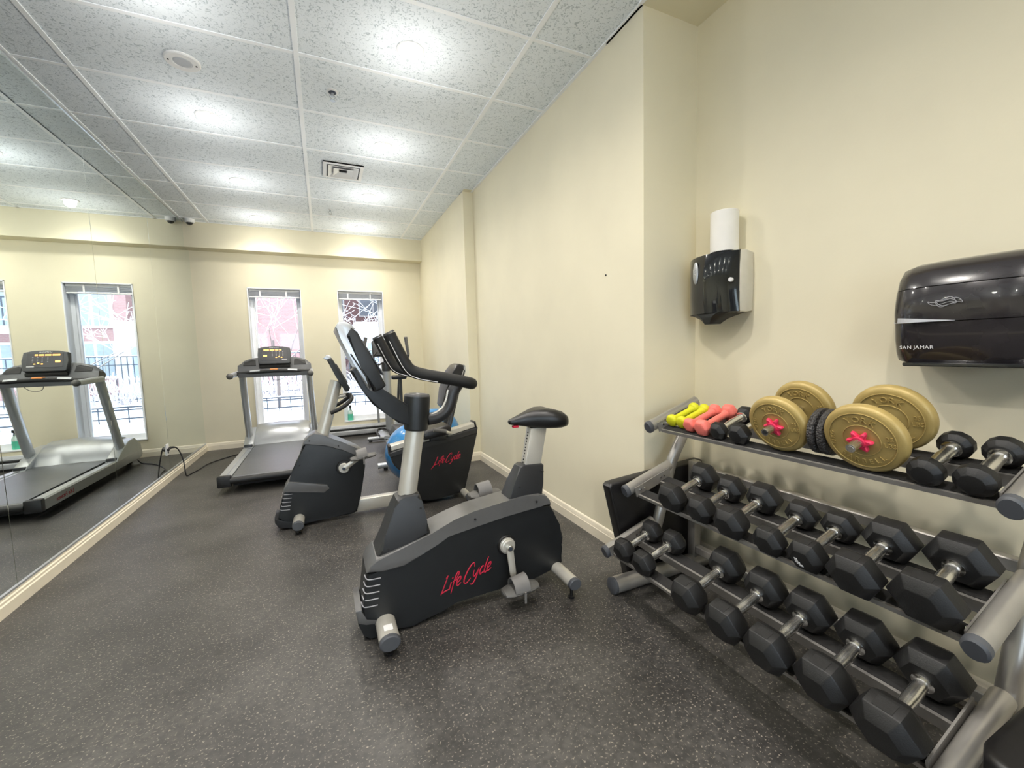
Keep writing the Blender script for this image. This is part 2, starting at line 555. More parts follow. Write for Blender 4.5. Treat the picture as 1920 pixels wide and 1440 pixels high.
# wall behind the camera; its glazed opening is added to let in daylight
b = B()
BX0, BX1, BZ0, BZ1 = -1.40, .9, .10, 2.1
box(b, XL-.3, BX0, YB-.25, YB, 0, CEIL); box(b, BX1, XA+.3, YB-.25, YB, 0, CEIL)
box(b, BX0, BX1, YB-.25, YB, 0, BZ0); box(b, BX0, BX1, YB-.25, YB, BZ1, CEIL)
struct('wall_back', b, M['wall'])
w = thing('window_3', None, None, ((BX0+BX1)/2, YB, BZ0), None, 'structure')
b = B()
for k in range(4):
    x = BX0+(BX1-BX0-.05)*k/3
    box(b, x, x+.05, YB-.16, YB-.08, BZ0, BZ1)
box(b, BX0, BX1, YB-.16, YB-.08, BZ0, BZ0+.05); box(b, BX0, BX1, YB-.16, YB-.08, BZ1-.05, BZ1)
obj('window_frame', b, M['frame'], w)
b = B(); box(b, BX0, BX1, YB-.124, YB-.120, BZ0, BZ1)
obj('window_pane', b, M['glass'], w)
# baseboards: moulded profile (distance from wall, height)
PROF = [(0, 0), (.016, 0), (.016, .062), (.013, .066), (.013, .072), (.010, .078), (.010, .088), (.006, .096), (0, .10)]
def baseboard(name, p0, p1, nrm, prof=PROF):
    b = B()
    n = Vector(nrm)
    r = [[Vector(p)+n*d+Vector((0, 0, h)) for d, h in prof] for p in (p0, p1)]
    loft(b, r)
    return struct(name, b, M['base'])
baseboard('baseboard_right', (XR, YA-.0, 0), (XR, 4.5, 0), (-1, 0, 0))
baseboard('baseboard_column', (XC-.016, 4.5, 0), (XR, 4.5, 0), (0, -1, 0))
baseboard('baseboard_right_far', (XC, 4.5, 0), (XC, YF, 0), (-1, 0, 0))
baseboard('baseboard_far', (XL, YF, 0), (.02, YF, 0), (0, -1, 0))
baseboard('baseboard_alcove', (XA, YB, 0), (XA, YA, 0), (-1, 0, 0))
baseboard('baseboard_alcove_end', (XR, YA, 0), (XA, YA, 0), (0, -1, 0))
# the mirror stands on a deeper moulded ledge
baseboard('baseboard_left', (XL-.004, YB, 0), (XL-.004, YF, 0), (1, 0, 0), [(0, 0), (.022, 0), (.022, .058), (.017, .064), (.017, .076), (.012, .082), (.012, .094), (0, .094)])
# ceiling grid
b = B()
XG = [-.0468-1.22, -.0468, -.0468+1.22]
gz = CEIL-.005
for x in XG:
    box(b, x-.014, x+.014, YB, SOF, gz, CEIL+.004)
y = 2.8297-.61*8
while y < SOF-.1:
    if y > YB:
        box(b, XL, XR, y-.012, y+.012, gz+.001, CEIL+.004)
    y += .61
box(b, XR-.022, XR, YA, SOF, gz, CEIL+.004)
box(b, XL, XL+.018, YB, SOF, gz, CEIL+.004)
box(b, XL, XR, SOF-.018, SOF, gz, CEIL+.004)
box(b, XR-.03, XR-.008, YB, YA, gz-.003, CEIL+.004)
struct('trim_2', b, M['grid'])

# ------------------------------------------------------------------ mirror panels
MY = [(-2.4, -.63), (-.63, .585), (.585, 1.795), (1.795, 3.0), (3.0, 4.213), (4.213, 5.415), (5.415, 6.845)]
MLAB = ['wall mirror panel behind the camera position', 'wall mirror panel beside the camera', 'wall mirror panel just outside the left edge',
        'nearest wall mirror panel, at the bottom left corner', 'tall wall mirror panel showing the treadmill deck and left speaker grille',
        'tall wall mirror panel showing the window and treadmill display', 'farthest wall mirror panel, ending at the beige far wall corner']
for (y0, y1), lab in zip(MY, MLAB):
    b = B()
    g = .0015
    if y1 > 6.7:
        prism(b, [(y0+g, .095), (y1, .095), (y1, 2.68), (SOF-.004, 2.68), (SOF-.004, CEIL-.008), (y0+g, CEIL-.008)], XL-.003, .003, .0012, 1, 'x')
    else:
        prism(b, [(y0+g, .095), (y1-g, .095), (y1-g, CEIL-.008), (y0+g, CEIL-.008)], XL-.003, .003, .0012, 1, 'x')
    o = obj('mirror_panel', b, M['mirror'])
    tag(o, lab, 'mirror', 'wall mirror panels')
b = B()
box(b, XL-.006, XL+.008, YB, 6.845, .092, .103)
box(b, XL-.006, XL+.006, YB, SOF-.004, CEIL-.02, CEIL-.006)
struct('trim_3', b, M['silver'])

# ------------------------------------------------------------------ windows
for i, (x0, x1) in enumerate(WINS):
    w = thing('window_%d' % (i+1), None, None, ((x0+x1)/2, YF, WZ0), None, 'structure')
    b = B()
    t = .045
    ya, yb = YF+.13, YF+.20
    box(b, x0, x0+t, ya, yb, WZ0, WZ1, .004, 1); box(b, x1-t, x1, ya, yb, WZ0, WZ1, .004, 1)
    box(b, x0+t, x1-t, ya, yb, WZ0, WZ0+.06, .004, 1); box(b, x0+t, x1-t, ya, yb, WZ1-.05, WZ1, .004, 1)
    box(b, x0+t, x0+t+.018, ya+.02, yb, WZ0+.06, WZ1-.05); box(b, x1-t-.018, x1-t, ya+.02, yb, WZ0+.06, WZ1-.05)
    obj('window_frame', b, M['frame'], w)
    b = B(); box(b, x0+t, x1-t, ya+.045, ya+.049, WZ0+.06, WZ1-.05)
    obj('window_pane', b, M['glass'], w)
    b = B()
    e = .004
    box(b, x0, x0+e, YF-.004, ya, WZ0, WZ1); box(b, x1-e, x1, YF-.004, ya, WZ0, WZ1); box(b, x0, x1, YF-.004, ya, WZ1-e, WZ1)
    box(b, x0-.008, x0+.001, YF-.008, YF, WZ0-.01, WZ1+.008); box(b, x1-.001, x1+.008, YF-.008, YF, WZ0-.01, WZ1+.008); box(b, x0-.008, x1+.008, YF-.008, YF, WZ1-.001, WZ1+.008)
    obj('window_reveal', b, M['frame'], w)
    b = B(); box(b, x0-.01, x1+.01, YF-.012, ya, WZ0-.012, WZ0+.006, .003, 1)
    obj('window_sill', b, M['frame'], w)
    bl = thing('window_blind', ['raised white slat blind at the top of the window behind the treadmill', 'raised white slat blind at the top of the window nearest the right wall'][i],
               'blind', ((x0+x1)/2, YF+.05, WZ1-.01), 'raised slat blinds in the two windows')
    b = B(); box(b, x0+.012, x1-.012, YF+.03, YF+.07, WZ1-.035, WZ1-.005, .003, 1)
    obj('head_rail', b, M['white'], bl)
    b = B()
    for k in range(7):
        z = WZ1-.042-k*.0085
        box(b, x0+.014, x1-.014, YF+.025, YF+.075, z-.0035, z)
    obj('slats', b, M['heater'], bl)
    b = B(); box(b, x0+.014, x1-.014, YF+.028, YF+.072, WZ1-.122, WZ1-.104, .003, 1)
    obj('bottom_rail', b, M['white'], bl)
    for fx in (.22, .72):
        b = B()
        x = x0+(x1-x0)*fx
        box(b, x-.009, x+.009, YF+.02, YF+.024, WZ1-.122, WZ1-.01)
        obj('ladder_tape', b, M['white'], bl)

# ------------------------------------------------------------------ ceiling fittings
LL = ['round recessed ceiling downlight nearest the camera in the right row', 'recessed downlight in the right row between sprinkler and vent',
      'small recessed downlight just beyond the square ceiling vent', 'farthest recessed downlight in the right row by the beige bulkhead',
      'recessed downlight of the right row just in front of the camera', 'recessed downlight of the right row above the camera', 'recessed downlight of the right row behind the camera', 'recessed downlight nearest the camera in the left row', 'recessed downlight beside the round ceiling speaker',
      'middle recessed downlight of the left row', 'farthest recessed downlight in the left row, near the dome camera', 'recessed downlight of the left row just in front of the camera', 'recessed downlight of the left row above the camera', 'recessed downlight of the left row behind the camera']
for i, (x, y) in enumerate(LAMPS):
    t = thing('downlight', LL[i], 'ceiling light', (x, y, CEIL), 'recessed downlights')
    b = B(); lathe(b, (x, y, CEIL+.002), (0, 0, -1), [(0, .078), (.006, .078), (.010, .072), (.010, .060), (.004, .056)], 28)
    obj('trim_ring', b, M['white'], t)
    b = B(); lathe(b, (x, y, CEIL+.004), (0, 0, -1), [(0, .056), (.008, .056), (.011, .05), (.013, .03)], 24)
    obj('lens', b, M['lamp'], t)
def sprinkler(x, y, lab, plate):
    t = thing('fire_sprinkler', lab, 'sprinkler', (x, y, CEIL), 'ceiling fire sprinklers')
    b = B(); lathe(b, (x, y, CEIL+.002), (0, 0, -1), [(0, plate), (.005, plate), (.008, plate*.7), (.004, .018)], 24)
    e_ = obj('escutcheon', b, M['white'], t)
    b = B(); lathe(b, (x, y, CEIL-.004), (0, 0, -1), [(0, plate*.62), (.0052, plate*.60)], 20)
    obj('recess', b, M['iron'], e_)
    b = B()
    tube(b, [(x, y, CEIL), (x, y, CEIL-.03)], .009, 10)
    for s in (-1, 1):
        tube(b, smooth_path([(x+s*.008, y, CEIL-.02), (x+s*.017, y, CEIL-.035), (x, y, CEIL-.055)], 4), .003, 6)
    lathe(b, (x, y, CEIL-.055), (0, 0, -1), [(0, .018), (.003, .018)], 12)
    obj('sprinkler_head', b, M['silver'], t)
sprinkler(.153, 3.145, 'chrome fire sprinkler on a white plate, nearest the camera', .038)
sprinkler(.17, 5.614, 'small bare fire sprinkler on the ceiling beyond the square vent', .016)
t = thing('ceiling_speaker', 'round white flush fitting with a central grille in the left ceiling tiles', 'speaker', (-.666, 3.157, CEIL))
b = B(); lathe(b, (-.66, 3.15, CEIL+.002), (0, 0, -1), [(0, .09), (.008, .09), (.013, .084), (.013, .05), (.009, .048)], 36)
obj('rim', b, M['white'], t)
b = B(); lathe(b, (-.66, 3.15, CEIL-.006), (0, 0, -1), [(0, .047), (.005, .042), (.006, .02)], 24)
obj('grille', b, M['heater'], t)
b = B()
for s in (-1, 1):
    lathe(b, (-.66+s*.066, 3.15+s*.01, CEIL-.008), (0, 0, -1), [(0, .005), (.006, .005)], 8)
obj('screw', b, M['dark'], t)
# square diffuser
t = thing('ceiling_vent', 'square white louvred air diffuser with a dark centre', 'vent', (.265, 4.41, CEIL))
vc = (.268, 4.41)
def sqring(b, r0, z0, r1, z1, th=.004):
    A = [(-1, -1), (1, -1), (1, 1), (-1, 1)]
    for (ax_, ay_), (bx_, by_) in zip(A, A[1:]+A[:1]):
        vs = [(vc[0]+ax_*r0, vc[1]+ay_*r0, z0), (vc[0]+bx_*r0, vc[1]+by_*r0, z0), (vc[0]+bx_*r1, vc[1]+by_*r1, z1), (vc[0]+ax_*r1, vc[1]+ay_*r1, z1)]
        vs += [(v[0], v[1], v[2]+th) for v in vs]
        verts_faces(b, vs, [(0, 1, 2, 3), (7, 6, 5, 4), (0, 4, 5, 1), (1, 5, 6, 2), (2, 6, 7, 3), (3, 7, 4, 0)])
b = B(); sqring(b, .175, CEIL-.012, .145, CEIL-.016); sqring(b, .175, CEIL-.012, .175, CEIL-.001)
obj('frame', b, M['white'], t)
b = B(); sqring(b, .132, CEIL-.022, .090, CEIL-.004); sqring(b, .086, CEIL-.026, .034, CEIL-.004)
obj('louvre', b, M['white'], t)
b = B(); box(b, vc[0]-.146, vc[0]+.146, vc[1]-.146, vc[1]+.146, CEIL-.002, CEIL-.0005)
obj('duct_opening', b, M['greyp'], t)
b = B(); box(b, vc[0]-.035, vc[0]+.035, vc[1]-.012, vc[1]+.012, CEIL-.016, CEIL-.003, .004, 1)
obj('damper', b, M['cable'], t)
# dome camera
t = thing('dome_camera', 'small white dome security camera on the bulkhead beside the mirror', 'security camera', (-1.44, 6.56, CEIL))
b = B(); lathe(b, (-1.445, 6.56, CEIL), (0, 0, -1), [(0, .055), (.03, .055), (.042, .05), (.045, .042)], 24)
obj('housing', b, M['white'], t)
b = B(); sphere(b, (-1.445, 6.56, CEIL-.042), .038, 1, 1, .85)
obj('dome', b, M['gloss'], t)

# ------------------------------------------------------------------ heater under far window
t = thing('baseboard_heater', 'long low grey electric heater under the right-hand window', 'heater', (.75, 6.8, 0))
b = B(); prism(b, [(YF-.001, .03), (YF-.055, .03), (YF-.062, .05), (YF-.062, .085), (YF-.05, .10), (YF-.05, .125), (YF-.06, .135), (YF-.045, .17), (YF-.001, .175)], .745, .735, .002, 1, 'x')
obj('casing', b, M['heater'], t)
b = B(); box(b, .02, 1.47, YF-.058, YF-.04, .102, .122)
obj('louvre_slot', b, M['dark'], t)
b = B(); box(b, .02, 1.47, YF-.04, YF-.006, 0, .031)
obj('foot', b, M['dark'], t)

# ------------------------------------------------------------------ spray bottle on sill
t = thing('spray_bottle', 'clear spray bottle of green cleaner on the right-hand window sill', 'bottle', (.325, YF+.06, WZ0+.006))
bx, by, bz = .325, YF+.06, WZ0+.006
b = B(); lathe(b, (bx, by, bz), (0, 0, 1), [(0, .036), (.006, .041), (.10, .041)], 20)
obj('green_liquid', b, M['green'], t)
b = B(); lathe(b, (bx, by, bz+.10), (0, 0, 1), [(0, .041), (.03, .040), (.065, .022), (.085, .014), (.095, .014)], 20)
obj('bottle_neck', b, M['clear'], t)
b = B(); box(b, bx-.015, bx+.015, by-.045, by+.015, bz+.20, bz+.235, .006, 2); tube(b, [(bx, by, bz+.19), (bx, by, bz+.21)], .015); tube(b, [(bx, by-.03, bz+.2), (bx, by-.04, bz+.165)], .005, 8)
obj('trigger', b, M['cable'], t)

# ------------------------------------------------------------------ power cord and outlet on mirror ledge
t = thing('power_cord', 'black power cord looping from the mirror outlet across the floor to the treadmill', 'cord', (-1.4, 5.5, 0))
b = B()
P = [(-1.525, 5.36, .33), (-1.50, 5.40, .345), (-1.47, 5.45, .30), (-1.44, 5.46, .18), (-1.425, 5.44, .05), (-1.42, 5.46, .008), (-1.40, 5.55, .007), (-1.365, 5.70, .007), (-1.34, 5.92, .007), (-1.25, 6.12, .007), (-1.12, 6.30, .007), (-.98, 6.42, .007), (-.93, 6.45, .05)]
tube(b, smooth_path(P, 6), .006, 8)
obj('cable', b, M['cable'], t)
b = B(); tube(b, [(-1.528, 5.33, .325), (-1.512, 5.37, .345), (-1.49, 5.42, .335)], [.014, .012, .008], 10)
obj('plug', b, M['cable'], t)
t = thing('wall_outlet', 'small outlet plate set low in the mirror', 'outlet', (-1.538, 5.36, .33))
b = B(); box(b, -1.540, -1.532, 5.325, 5.395, .27, .385, .002, 1)
obj('cover_plate', b, M['white'], t)
b = B(); box(b, -1.533, -1.530, 5.345, 5.375, .285, .32, .001, 1)
obj('socket', b, M['dark'], t)

# ------------------------------------------------------------------ exercise balls
def ball(x, y, r, lab):
    b = B()
    prof = []
    N = 28
    for i in range(1, N):
        th = math.pi*i/N
        rr = r*math.sin(th)
        prof.append((r-r*math.cos(th), rr*(1+.004*math.cos(th*44))))
    lathe(b, (x, y, 0), (0, .5, 1), prof, 48)
    for v in b.verts:                     # lathe is about a tilted axis through the base: recentre
        pass
    o = obj('exercise_ball', b, M['blue'], None, 40)
    # put the tilted ball on the floor
    ax = Vector((0, .5, 1)).normalized()
    c = Vector((x, y, 0))+ax*r
    o.data.transform(Matrix.Translation(-c))
    o.location = (x, y, r)
    tag(o, lab, 'exercise ball', 'blue exercise balls')
ball(.765, 4.06, .29, 'blue exercise ball behind the recumbent bike frame, nearest the camera')
ball(1.14, 4.82, .3, 'blue exercise ball behind the recumbent seat beside the wall column')

# ------------------------------------------------------------------ pedal helper
def pedal_parts(t, c, tilt=0, sgn=-1):
    """c = pedal centre; sgn = side the pedal sticks out to along y"""
    cx, cy, cz = c
    ca, sa = math.cos(tilt), math.sin(tilt)
    def P(x, y, z):
        return (cx+x*ca-z*sa, cy+y, cz+x*sa+z*ca)
    b = B()
    rings = []
    for x, hw, h in ((-.094, .020, .008), (-.088, .038, .013), (-.055, .052, .017), (0, .052, .018), (.05, .048, .017), (.085, .036, .013), (.094, .018, .008)):
        rings.append([P(x, hw*math.cos(q), h*math.sin(q)) for q in (2*math.pi*k/14 for k in range(14))])
    loft(b, rings)
    pb = obj('pedal', b, M['pedal'], t)
    b = B()
    n = 12
    A = []
    for k in range(n+1):
        q = math.pi*k/n
        yy, zz = .056*math.cos(q), .008+.062*math.sin(q)
        A.append((yy, zz))
    rings = [[P(-.045, yy*.9, zz*.86), P(.030, yy, zz), P(.030, yy*.93, zz-.005), P(-.045, yy*.83, zz*.86-.005)] for yy, zz in A]
    loft(b, rings)
    obj('strap', b, M['strap'], pb)
    b = B(); box(b, cx-.006, cx+.006, cy+sgn*.056, cy+sgn*.062, cz-.045, cz+.012, .002, 1)
    obj('strap_tail', b, M['strap'], pb)
    return pb

# ------------------------------------------------------------------ foreground upright bike
YC = 1.95
t = thing('upright_exercise_bike', 'dark grey upright exercise bike with black saddle and red script lettering, nearest the camera', 'exercise bike', (.6, YC, 0))
UB = t
side = [(.083, .100), (.098, .20), (.113, .311), (.186, .300), (.278, .304), (.366, .330), (.400, .350), (.430, .372), (.487, .390), (.622, .409), (.785, .430), (.900, .440), (.985, .446), (1.040, .444),
        (1.072, .392), (1.100, .320), (1.123, .250), (1.118, .208), (1.096, .196), (1.106, .150), (1.114, .107), (1.054, .079), (.927, .064), (.69, .061), (.512, .056), (.440, .045), (.380, .015), (.30, .006), (.197, .020)]
def wbody(x, z):
    if x < .32:
        return .100 if z < .25 else .094
    if x < .35:
        return .094
    return .080 if x < 1.05 else .070
b = B(); prism(b, side, YC, wbody, .014, 3)
sh = obj('shroud', b, M['blackp'], t, 25)
top = [(.113, .313), (.128, .335), (.156, .366), (.402, .421), (.52, .462), (.62, .485), (.787, .505), (.90, .514), (.977, .512), (1.02, .495), (1.040, .470), (1.045, .444), (.985, .448), (.900, .442), (.785, .432), (.622, .411), (.487, .392), (.430, .374), (.400, .352), (.366, .332), (.278, .306), (.186, .302)]
b = B(); prism(b, top, YC, lambda x, z: (.103 if x < .3 else .098 if x < .35 else .086) - (.012 if z > .46 else 0), .010, 3)
tc = obj('top_cover', b, M['grayp'], t, 25)
tag(tc, 'lighter gunmetal top cover')
for x, z in ((.62, .450), (.955, .478)):
    b = B(); tube(b, [(x, YC-.0895, z), (x, YC-.0855, z)], .0055, 10)
    obj('screw_hole', b, M['dark'], tc)
b = B(); prism(b, [(.062, .150), (.068, .085), (.088, .028), (.115, .006), (.21, .006), (.225, .05), (.24, .09), (.20, .082), (.13, .085), (.088, .10), (.078, .15)], YC, .096, .008, 2)
obj('nose_tray', b, M['blackp'], t)
b = B(); prism(b, [(.060, .155), (.068, .098), (.10, .082), (.15, .074), (.215, .082), (.15, .088), (.10, .105), (.086, .155)], YC, .104, .004, 2)
obj('nose_trim', b, M['grayp'], t)
b = B()
for k in range(5):
    z = .280-.030*k
    x = .110-.005*k
    tube(b, smooth_path([(x-.003, YC-.065, z+.010), (x+.003, YC-.0945, z+.004), (x+.020, YC-.100, z), (x+.062, YC-.100, z-.002)], 4), .0028, 6)
obj('vent_ribs', b, M['greyp'], sh)
b = B(); script_text(b, (.432, YC-.0815, .120), (.985, 0, .22), (-.12, 0, 1), .074)
obj('script_lettering', b, M['red'], sh)
# column boot, mast
b = B(); prism(b, [(.158, .362), (.205, .455), (.250, .565), (.262, .598), (.300, .612), (.366, .610), (.377, .572), (.392, .480), (.404, .424), (.28, .392)], YC, lambda x, z: .088-(z-.36)*.13, .016, 3)
mb = obj('mast_boot', b, M['cover'], t, 25)
for x, z, d in ((.185, .385, .0865), (.212, .392, .086), (.366, .545, .066)):
    b = B(); tube(b, [(x, YC-d, z), (x, YC-d+.012, z)], .0055, 8)
    obj('screw_hole', b, M['dark'], mb)
b = B(); tube(b, [(.318, YC, .60), (.366, YC, .608+.0), (.372, YC, .92)][0::2], .043, 24, True, .043)
obj('mast', b, M['alu'], t)
b = B(); lathe(b, (.373, YC, .900), (.08, 0, 1), [(0, .050), (.006, .055), (.09, .0600), (.148, .0600), (.158, .0585)], 32)
hd = obj('mast_collar', b, M['blackp'], t)
b = B(); lathe(b, (.3856, YC, 1.057), (.08, 0, 1), [(0, .0590), (.004, .0590), (.012, .054), (.013, .040), (.010, .036)], 32)
obj('collar_rim', b, M['grayp'], hd)
arm = [(.345, .925), (.29, .945), (.249, .981), (.185, 1.036), (.147, 1.098), (.097, 1.191), (.120, 1.207), (.150, 1.19), (.185, 1.135), (.231, 1.103), (.34, 1.022)]
b = B(); prism(b, arm, YC, lambda x, z: .040 if x > .2 else .050, .010, 3)
obj('console_arm', b, M['blackp'], t, 25)
# console
b = B(); prism(b, [(.085, 1.335), (.105, 1.368), (.128, 1.350), (.180, 1.235), (.229, 1.128), (.212, 1.112), (.180, 1.104), (.130, 1.215)], YC, .165, .012, 3)
co = obj('console', b, M['blackp'], t, 25)
b = B(); prism(b, [(.046, 1.368), (.058, 1.388), (.082, 1.394), (.106, 1.380), (.120, 1.362), (.100, 1.345), (.088, 1.338), (.178, 1.105), (.166, 1.108), (.110, 1.218), (.065, 1.320)], YC, .158, .006, 2)
obj('silver_back_shell', b, M['silver'], co)
cd = V(.105-.229, 0, 1.36-1.128).normalized()
cn = V(-cd.z, 0, cd.x)*-1
b = B(); obox(b, V(.180, YC, 1.243)+cn*.004, V(0, 1, 0), cd, cn, .27, .17, .006, .002, 1)
obj('display', b, M['screen'], co)
b = B(); tube(b, [(.098, YC-.161, 1.262), (.150, YC-.170, 1.170), (.164, YC-.161, 1.120)], .003, 6)
obj('side_seam', b, M['cover'], co)
# handlebar
hy = .20
path = [(.245, YC-hy, 1.338), (.262, YC-hy, 1.30), (.298, YC-hy, 1.225), (.325, YC-hy, 1.188), (.375, YC-hy, 1.168), (.46, YC-hy, 1.149), (.55, YC-hy, 1.128), (.588, YC-hy+.012, 1.118), (.603, YC-hy+.05, 1.113),
        (.606, YC-hy+.12, 1.112), (.606, YC+hy-.12, 1.112), (.603, YC+hy-.05, 1.113), (.588, YC+hy-.012, 1.118), (.55, YC+hy, 1.128), (.46, YC+hy, 1.149), (.375, YC+hy, 1.168), (.325, YC+hy, 1.188), (.298, YC+hy, 1.225), (.262, YC+hy, 1.30), (.245, YC+hy, 1.338)]
sp = smooth_path(path, 5)
b = B(); tube(b, sp, .0255, 16)
hb = obj('handlebar', b, M['foam'], t, 50)
for s in (-1, 1):
    b = B()
    pts = smooth_path([(.250, YC+s*hy-.0235*1, 1.315), (.268, YC+s*hy-.0245, 1.275), (.297, YC+s*hy-.0255, 1.212), (.325, YC+s*hy-.0255, 1.176), (.37, YC+s*hy-.0245, 1.156), (.44, YC+s*hy-.0215, 1.140)], 4)
    pts = [p+V(-.009, 0, -.006) for p in pts]
    tube(b, pts, .0014, 6)
    obj('seam_edge', b, M['whitep'], hb)
for s in (-1, 1):
    b = B(); tube(b, [(.2445, YC+s*hy, 1.339), (.241, YC+s*hy, 1.346)], [.026, .022], 16)
    obj('grip_end', b, M['cover'], hb)
brk = smooth_path([(.43, YC, .945), (.475, YC, .950), (.520, YC, .975), (.545, YC, 1.02), (.555, YC, 1.06), (.585, YC, 1.105)], 4)
b = B(); tube(b, brk, [.030]*len(brk), 14, True, [.030]*len(brk), (0, 1, 0))
bk = obj('handlebar_bracket', b, M['cover'], t)
b = B(); tube(b, [p+V(-.022, -.012, .018) for p in brk[3:-4]], .006, 8)
obj('bracket_edge', b, M['alu'], bk)
# seat
b = B(); prism(b, [(.800, .478), (.845, .575), (.885, .660), (.905, .668), (1.015, .662), (1.027, .650), (1.012, .56), (1.002, .49)], YC-.005, lambda x, z: .062-(z-.48)*.12, .014, 3)
sb = obj('seat_boot', b, M['cover'], t, 25)
for x, z in ((.872, .56), (1.006, .625)):
    b = B(); tube(b, [(x, YC-.068, z), (x, YC-.048, z)], .0045, 8)
    obj('screw_hole', b, M['dark'], sb)
b = B(); prism(b, [(.905, .60), (1.000, .60), (1.052, .852), (.958, .852)], YC-.01, .028, .005, 2)
spst = obj('seat_post', b, M['alu'], t)
b = B()
for k in range(11):
    z = .672+.0155*k
    x = .905+(z-.60)*.2103+.0005
    obox(b, (x, YC-.01, z), V(1, 0, 0), V(0, 1, 0), V(.2, 0, 1).normalized(), .004, .010, .007)
obj('adjustment_holes', b, M['dark'], spst)
b = B()
secs = [(.842, .008, .886, .898), (.850, .018, .878, .905), (.885, .026, .872, .918), (.930, .038, .862, .936), (.975, .064, .852, .950), (1.02, .098, .846, .958), (1.07, .118, .842, .956), (1.11, .122, .842, .944), (1.135, .110, .846, .926), (1.145, .085, .855, .908)]
rings = []
for x, hw, z0, z1 in secs:
    ring = []
    for k in range(20):
        q = 2*math.pi*k/20
        c_, s_ = math.cos(q), math.sin(q)
        sx = math.copysign(abs(c_)**.8, c_)
        zz = (z0+z1)/2+(z1-z0)/2*math.copysign(abs(s_)**.7, s_)
        if s_ > 0:
            zz -= .012*math.exp(-(c_/.35)**2)*(hw/.12)     # central dip
        ring.append((x, YC-.01+hw*sx, zz))
    rings.append(ring)
loft(b, rings)
sd = obj('saddle', b, M['vinyl'], t, 60)
b = B(); box(b, .862, .892, YC-.03, YC-.005, .862, .873, .002, 1)
obj('red_tab', b, M['red'], sd)
# crank + pedals
cr = (.782, .285)
b = B(); lathe(b, (cr[0], YC-.088, cr[1]), (0, 1, 0), [(0, .046), (.006, .050), (.010, .050)], 28)
obj('crank_seal', b, M['rub'], t)
b = B(); lathe(b, (cr[0], YC-.112, cr[1]), (0, 1, 0), [(0, .030), (.004, .036), (.012, .036), (.014, .040), (.024, .040)], 28)
cd_ = obj('crank_disc', b, M['alu'], t)
b = B(); lathe(b, (cr[0]+.002, YC-.130, cr[1]-.002), (0, 1, 0), [(0, .013), (.002, .015), (.02, .015)], 20)
obj('crank_cap', b, M['chrome'], cd_)
b = B(); lathe(b, (cr[0]+.002, YC-.1315, cr[1]-.002), (0, 1, 0), [(0, .0085), (.002, .0085)], 16)
obj('crank_bolt', b, M['iron'], cd_)
def crank_arm(p0, p1, y, t):
    p0, p1 = V(p0[0], y, p0[1]), V(p1[0], y, p1[1])
    b = B(); tube(b, [p0, p0.lerp(p1, .15), p0.lerp(p1, .85), p1], [.016, .019, .017, .012], 12, True, [.007, .008, .008, .006], (0, 1, 0))
    return obj('crank_arm', b, M['alu'], t)
crank_arm(cr, (.800, .125), YC-.120, t)
pedal_parts(t, (.805, YC-.185, .105), .03)
b = B(); tube(b, [(.802, YC-.115, .120), (.802, YC-.185, .105)], .008, 8)
obj('pedal_spindle', b, M['chrome'], t)
crank_arm(cr, (.765, .462), YC+.115, t)
b = B(); tube(b, [(.765, YC+.11, .462), (.765, YC+.185, .462)], .008, 8)
obj('pedal_spindle', b, M['chrome'], t)
pedal_parts(t, (.768, YC+.185, .470), 0, 1)
# stabilisers
def stabiliser(t, x, z, y0, y1, rx, rz, foot=True, capm='rackb', name='stabiliser'):
    b = B(); tube(b, [(x, y0+.018, z), (x, y1-.018, z)], rx, 20, True, rz, (0, 0, 1))
    o = obj(name, b, M['alu'], t)
    for s, yy in ((1, y0), (-1, y1)):
        b = B(); tube(b, [(x, yy, z), (x, yy+s*.004, z), (x, yy+s*.020, z)], [rx*.86, rx*1.0, rx*1.02], 20, True, [rz*.86, rz, rz*1.02], (0, 0, 1))
        obj('end_cap', b, M[capm], o)
        if foot:
            b = B(); lathe(b, (x, yy+s*.045, 0), (0, 0, 1), [(0, .016), (.010, .018), (.013, .008), (z-rz*.7, .008)], 12)
            obj('levelling_foot', b, M['rub'], o)
    return o
st = stabiliser(t, .180, .072, 1.69, 2.21, .043, .034)
b = B(); box(b, .162, .200, 1.735, 1.775, .1045, .1065, .001, 1)
obj('sticker', b, M['whitep'], st)
stabiliser(t, 1.075, .088, 1.69, 2.21, .034, .030)

# ------------------------------------------------------------------ recumbent bike
YR = 3.46
t = thing('recumbent_exercise_bike', 'long recumbent exercise bike with front console mast and rear seat, behind the upright bike', 'exercise bike', (.4, YR, 0))
side = [(-.369, .095), (-.352, .184), (-.330, .25), (-.311, .297), (-.288, .335), (-.262, .38), (-.220, .50), (-.170, .620), (-.03, .592), (.085, .545), (.152, .502), (.192, .478), (.243, .440), (.243, .389), (.220, .27), (.198, .163), (.165, .042), (.12, .029), (-.062, .029), (-.195, .015), (-.298, .03)]
b = B(); prism(b, side, YR, lambda x, z: .098 if z < .25 and x < -.1 else .085, .014, 3)
sh = obj('front_shroud', b, M['blackp'], t, 25)
b = B(); prism(b, [(-.190, .585), (-.172, .632), (-.135, .668), (-.096, .687), (-.04, .668), (.03, .630), (.094, .598), (.192, .538), (.243, .495), (.246, .440), (.192, .480), (.152, .504), (.085, .547), (-.03, .594), (-.165, .620)], YR, .090, .012, 3)
tag(obj('top_cover', b, M['grayp'], t, 25), 'lighter gunmetal top cover')
b = B(); prism(b, [(-.350, .184), (-.322, .30), (-.285, .352), (-.22, .338), (-.13, .315), (-.035, .292), (-.02, .262), (-.06, .236), (-.12, .250), (-.25, .272), (-.318, .288)], YR, .103, .006, 2)
bt = obj('belt_cover', b, M['grayp'], t, 25)
b = B()
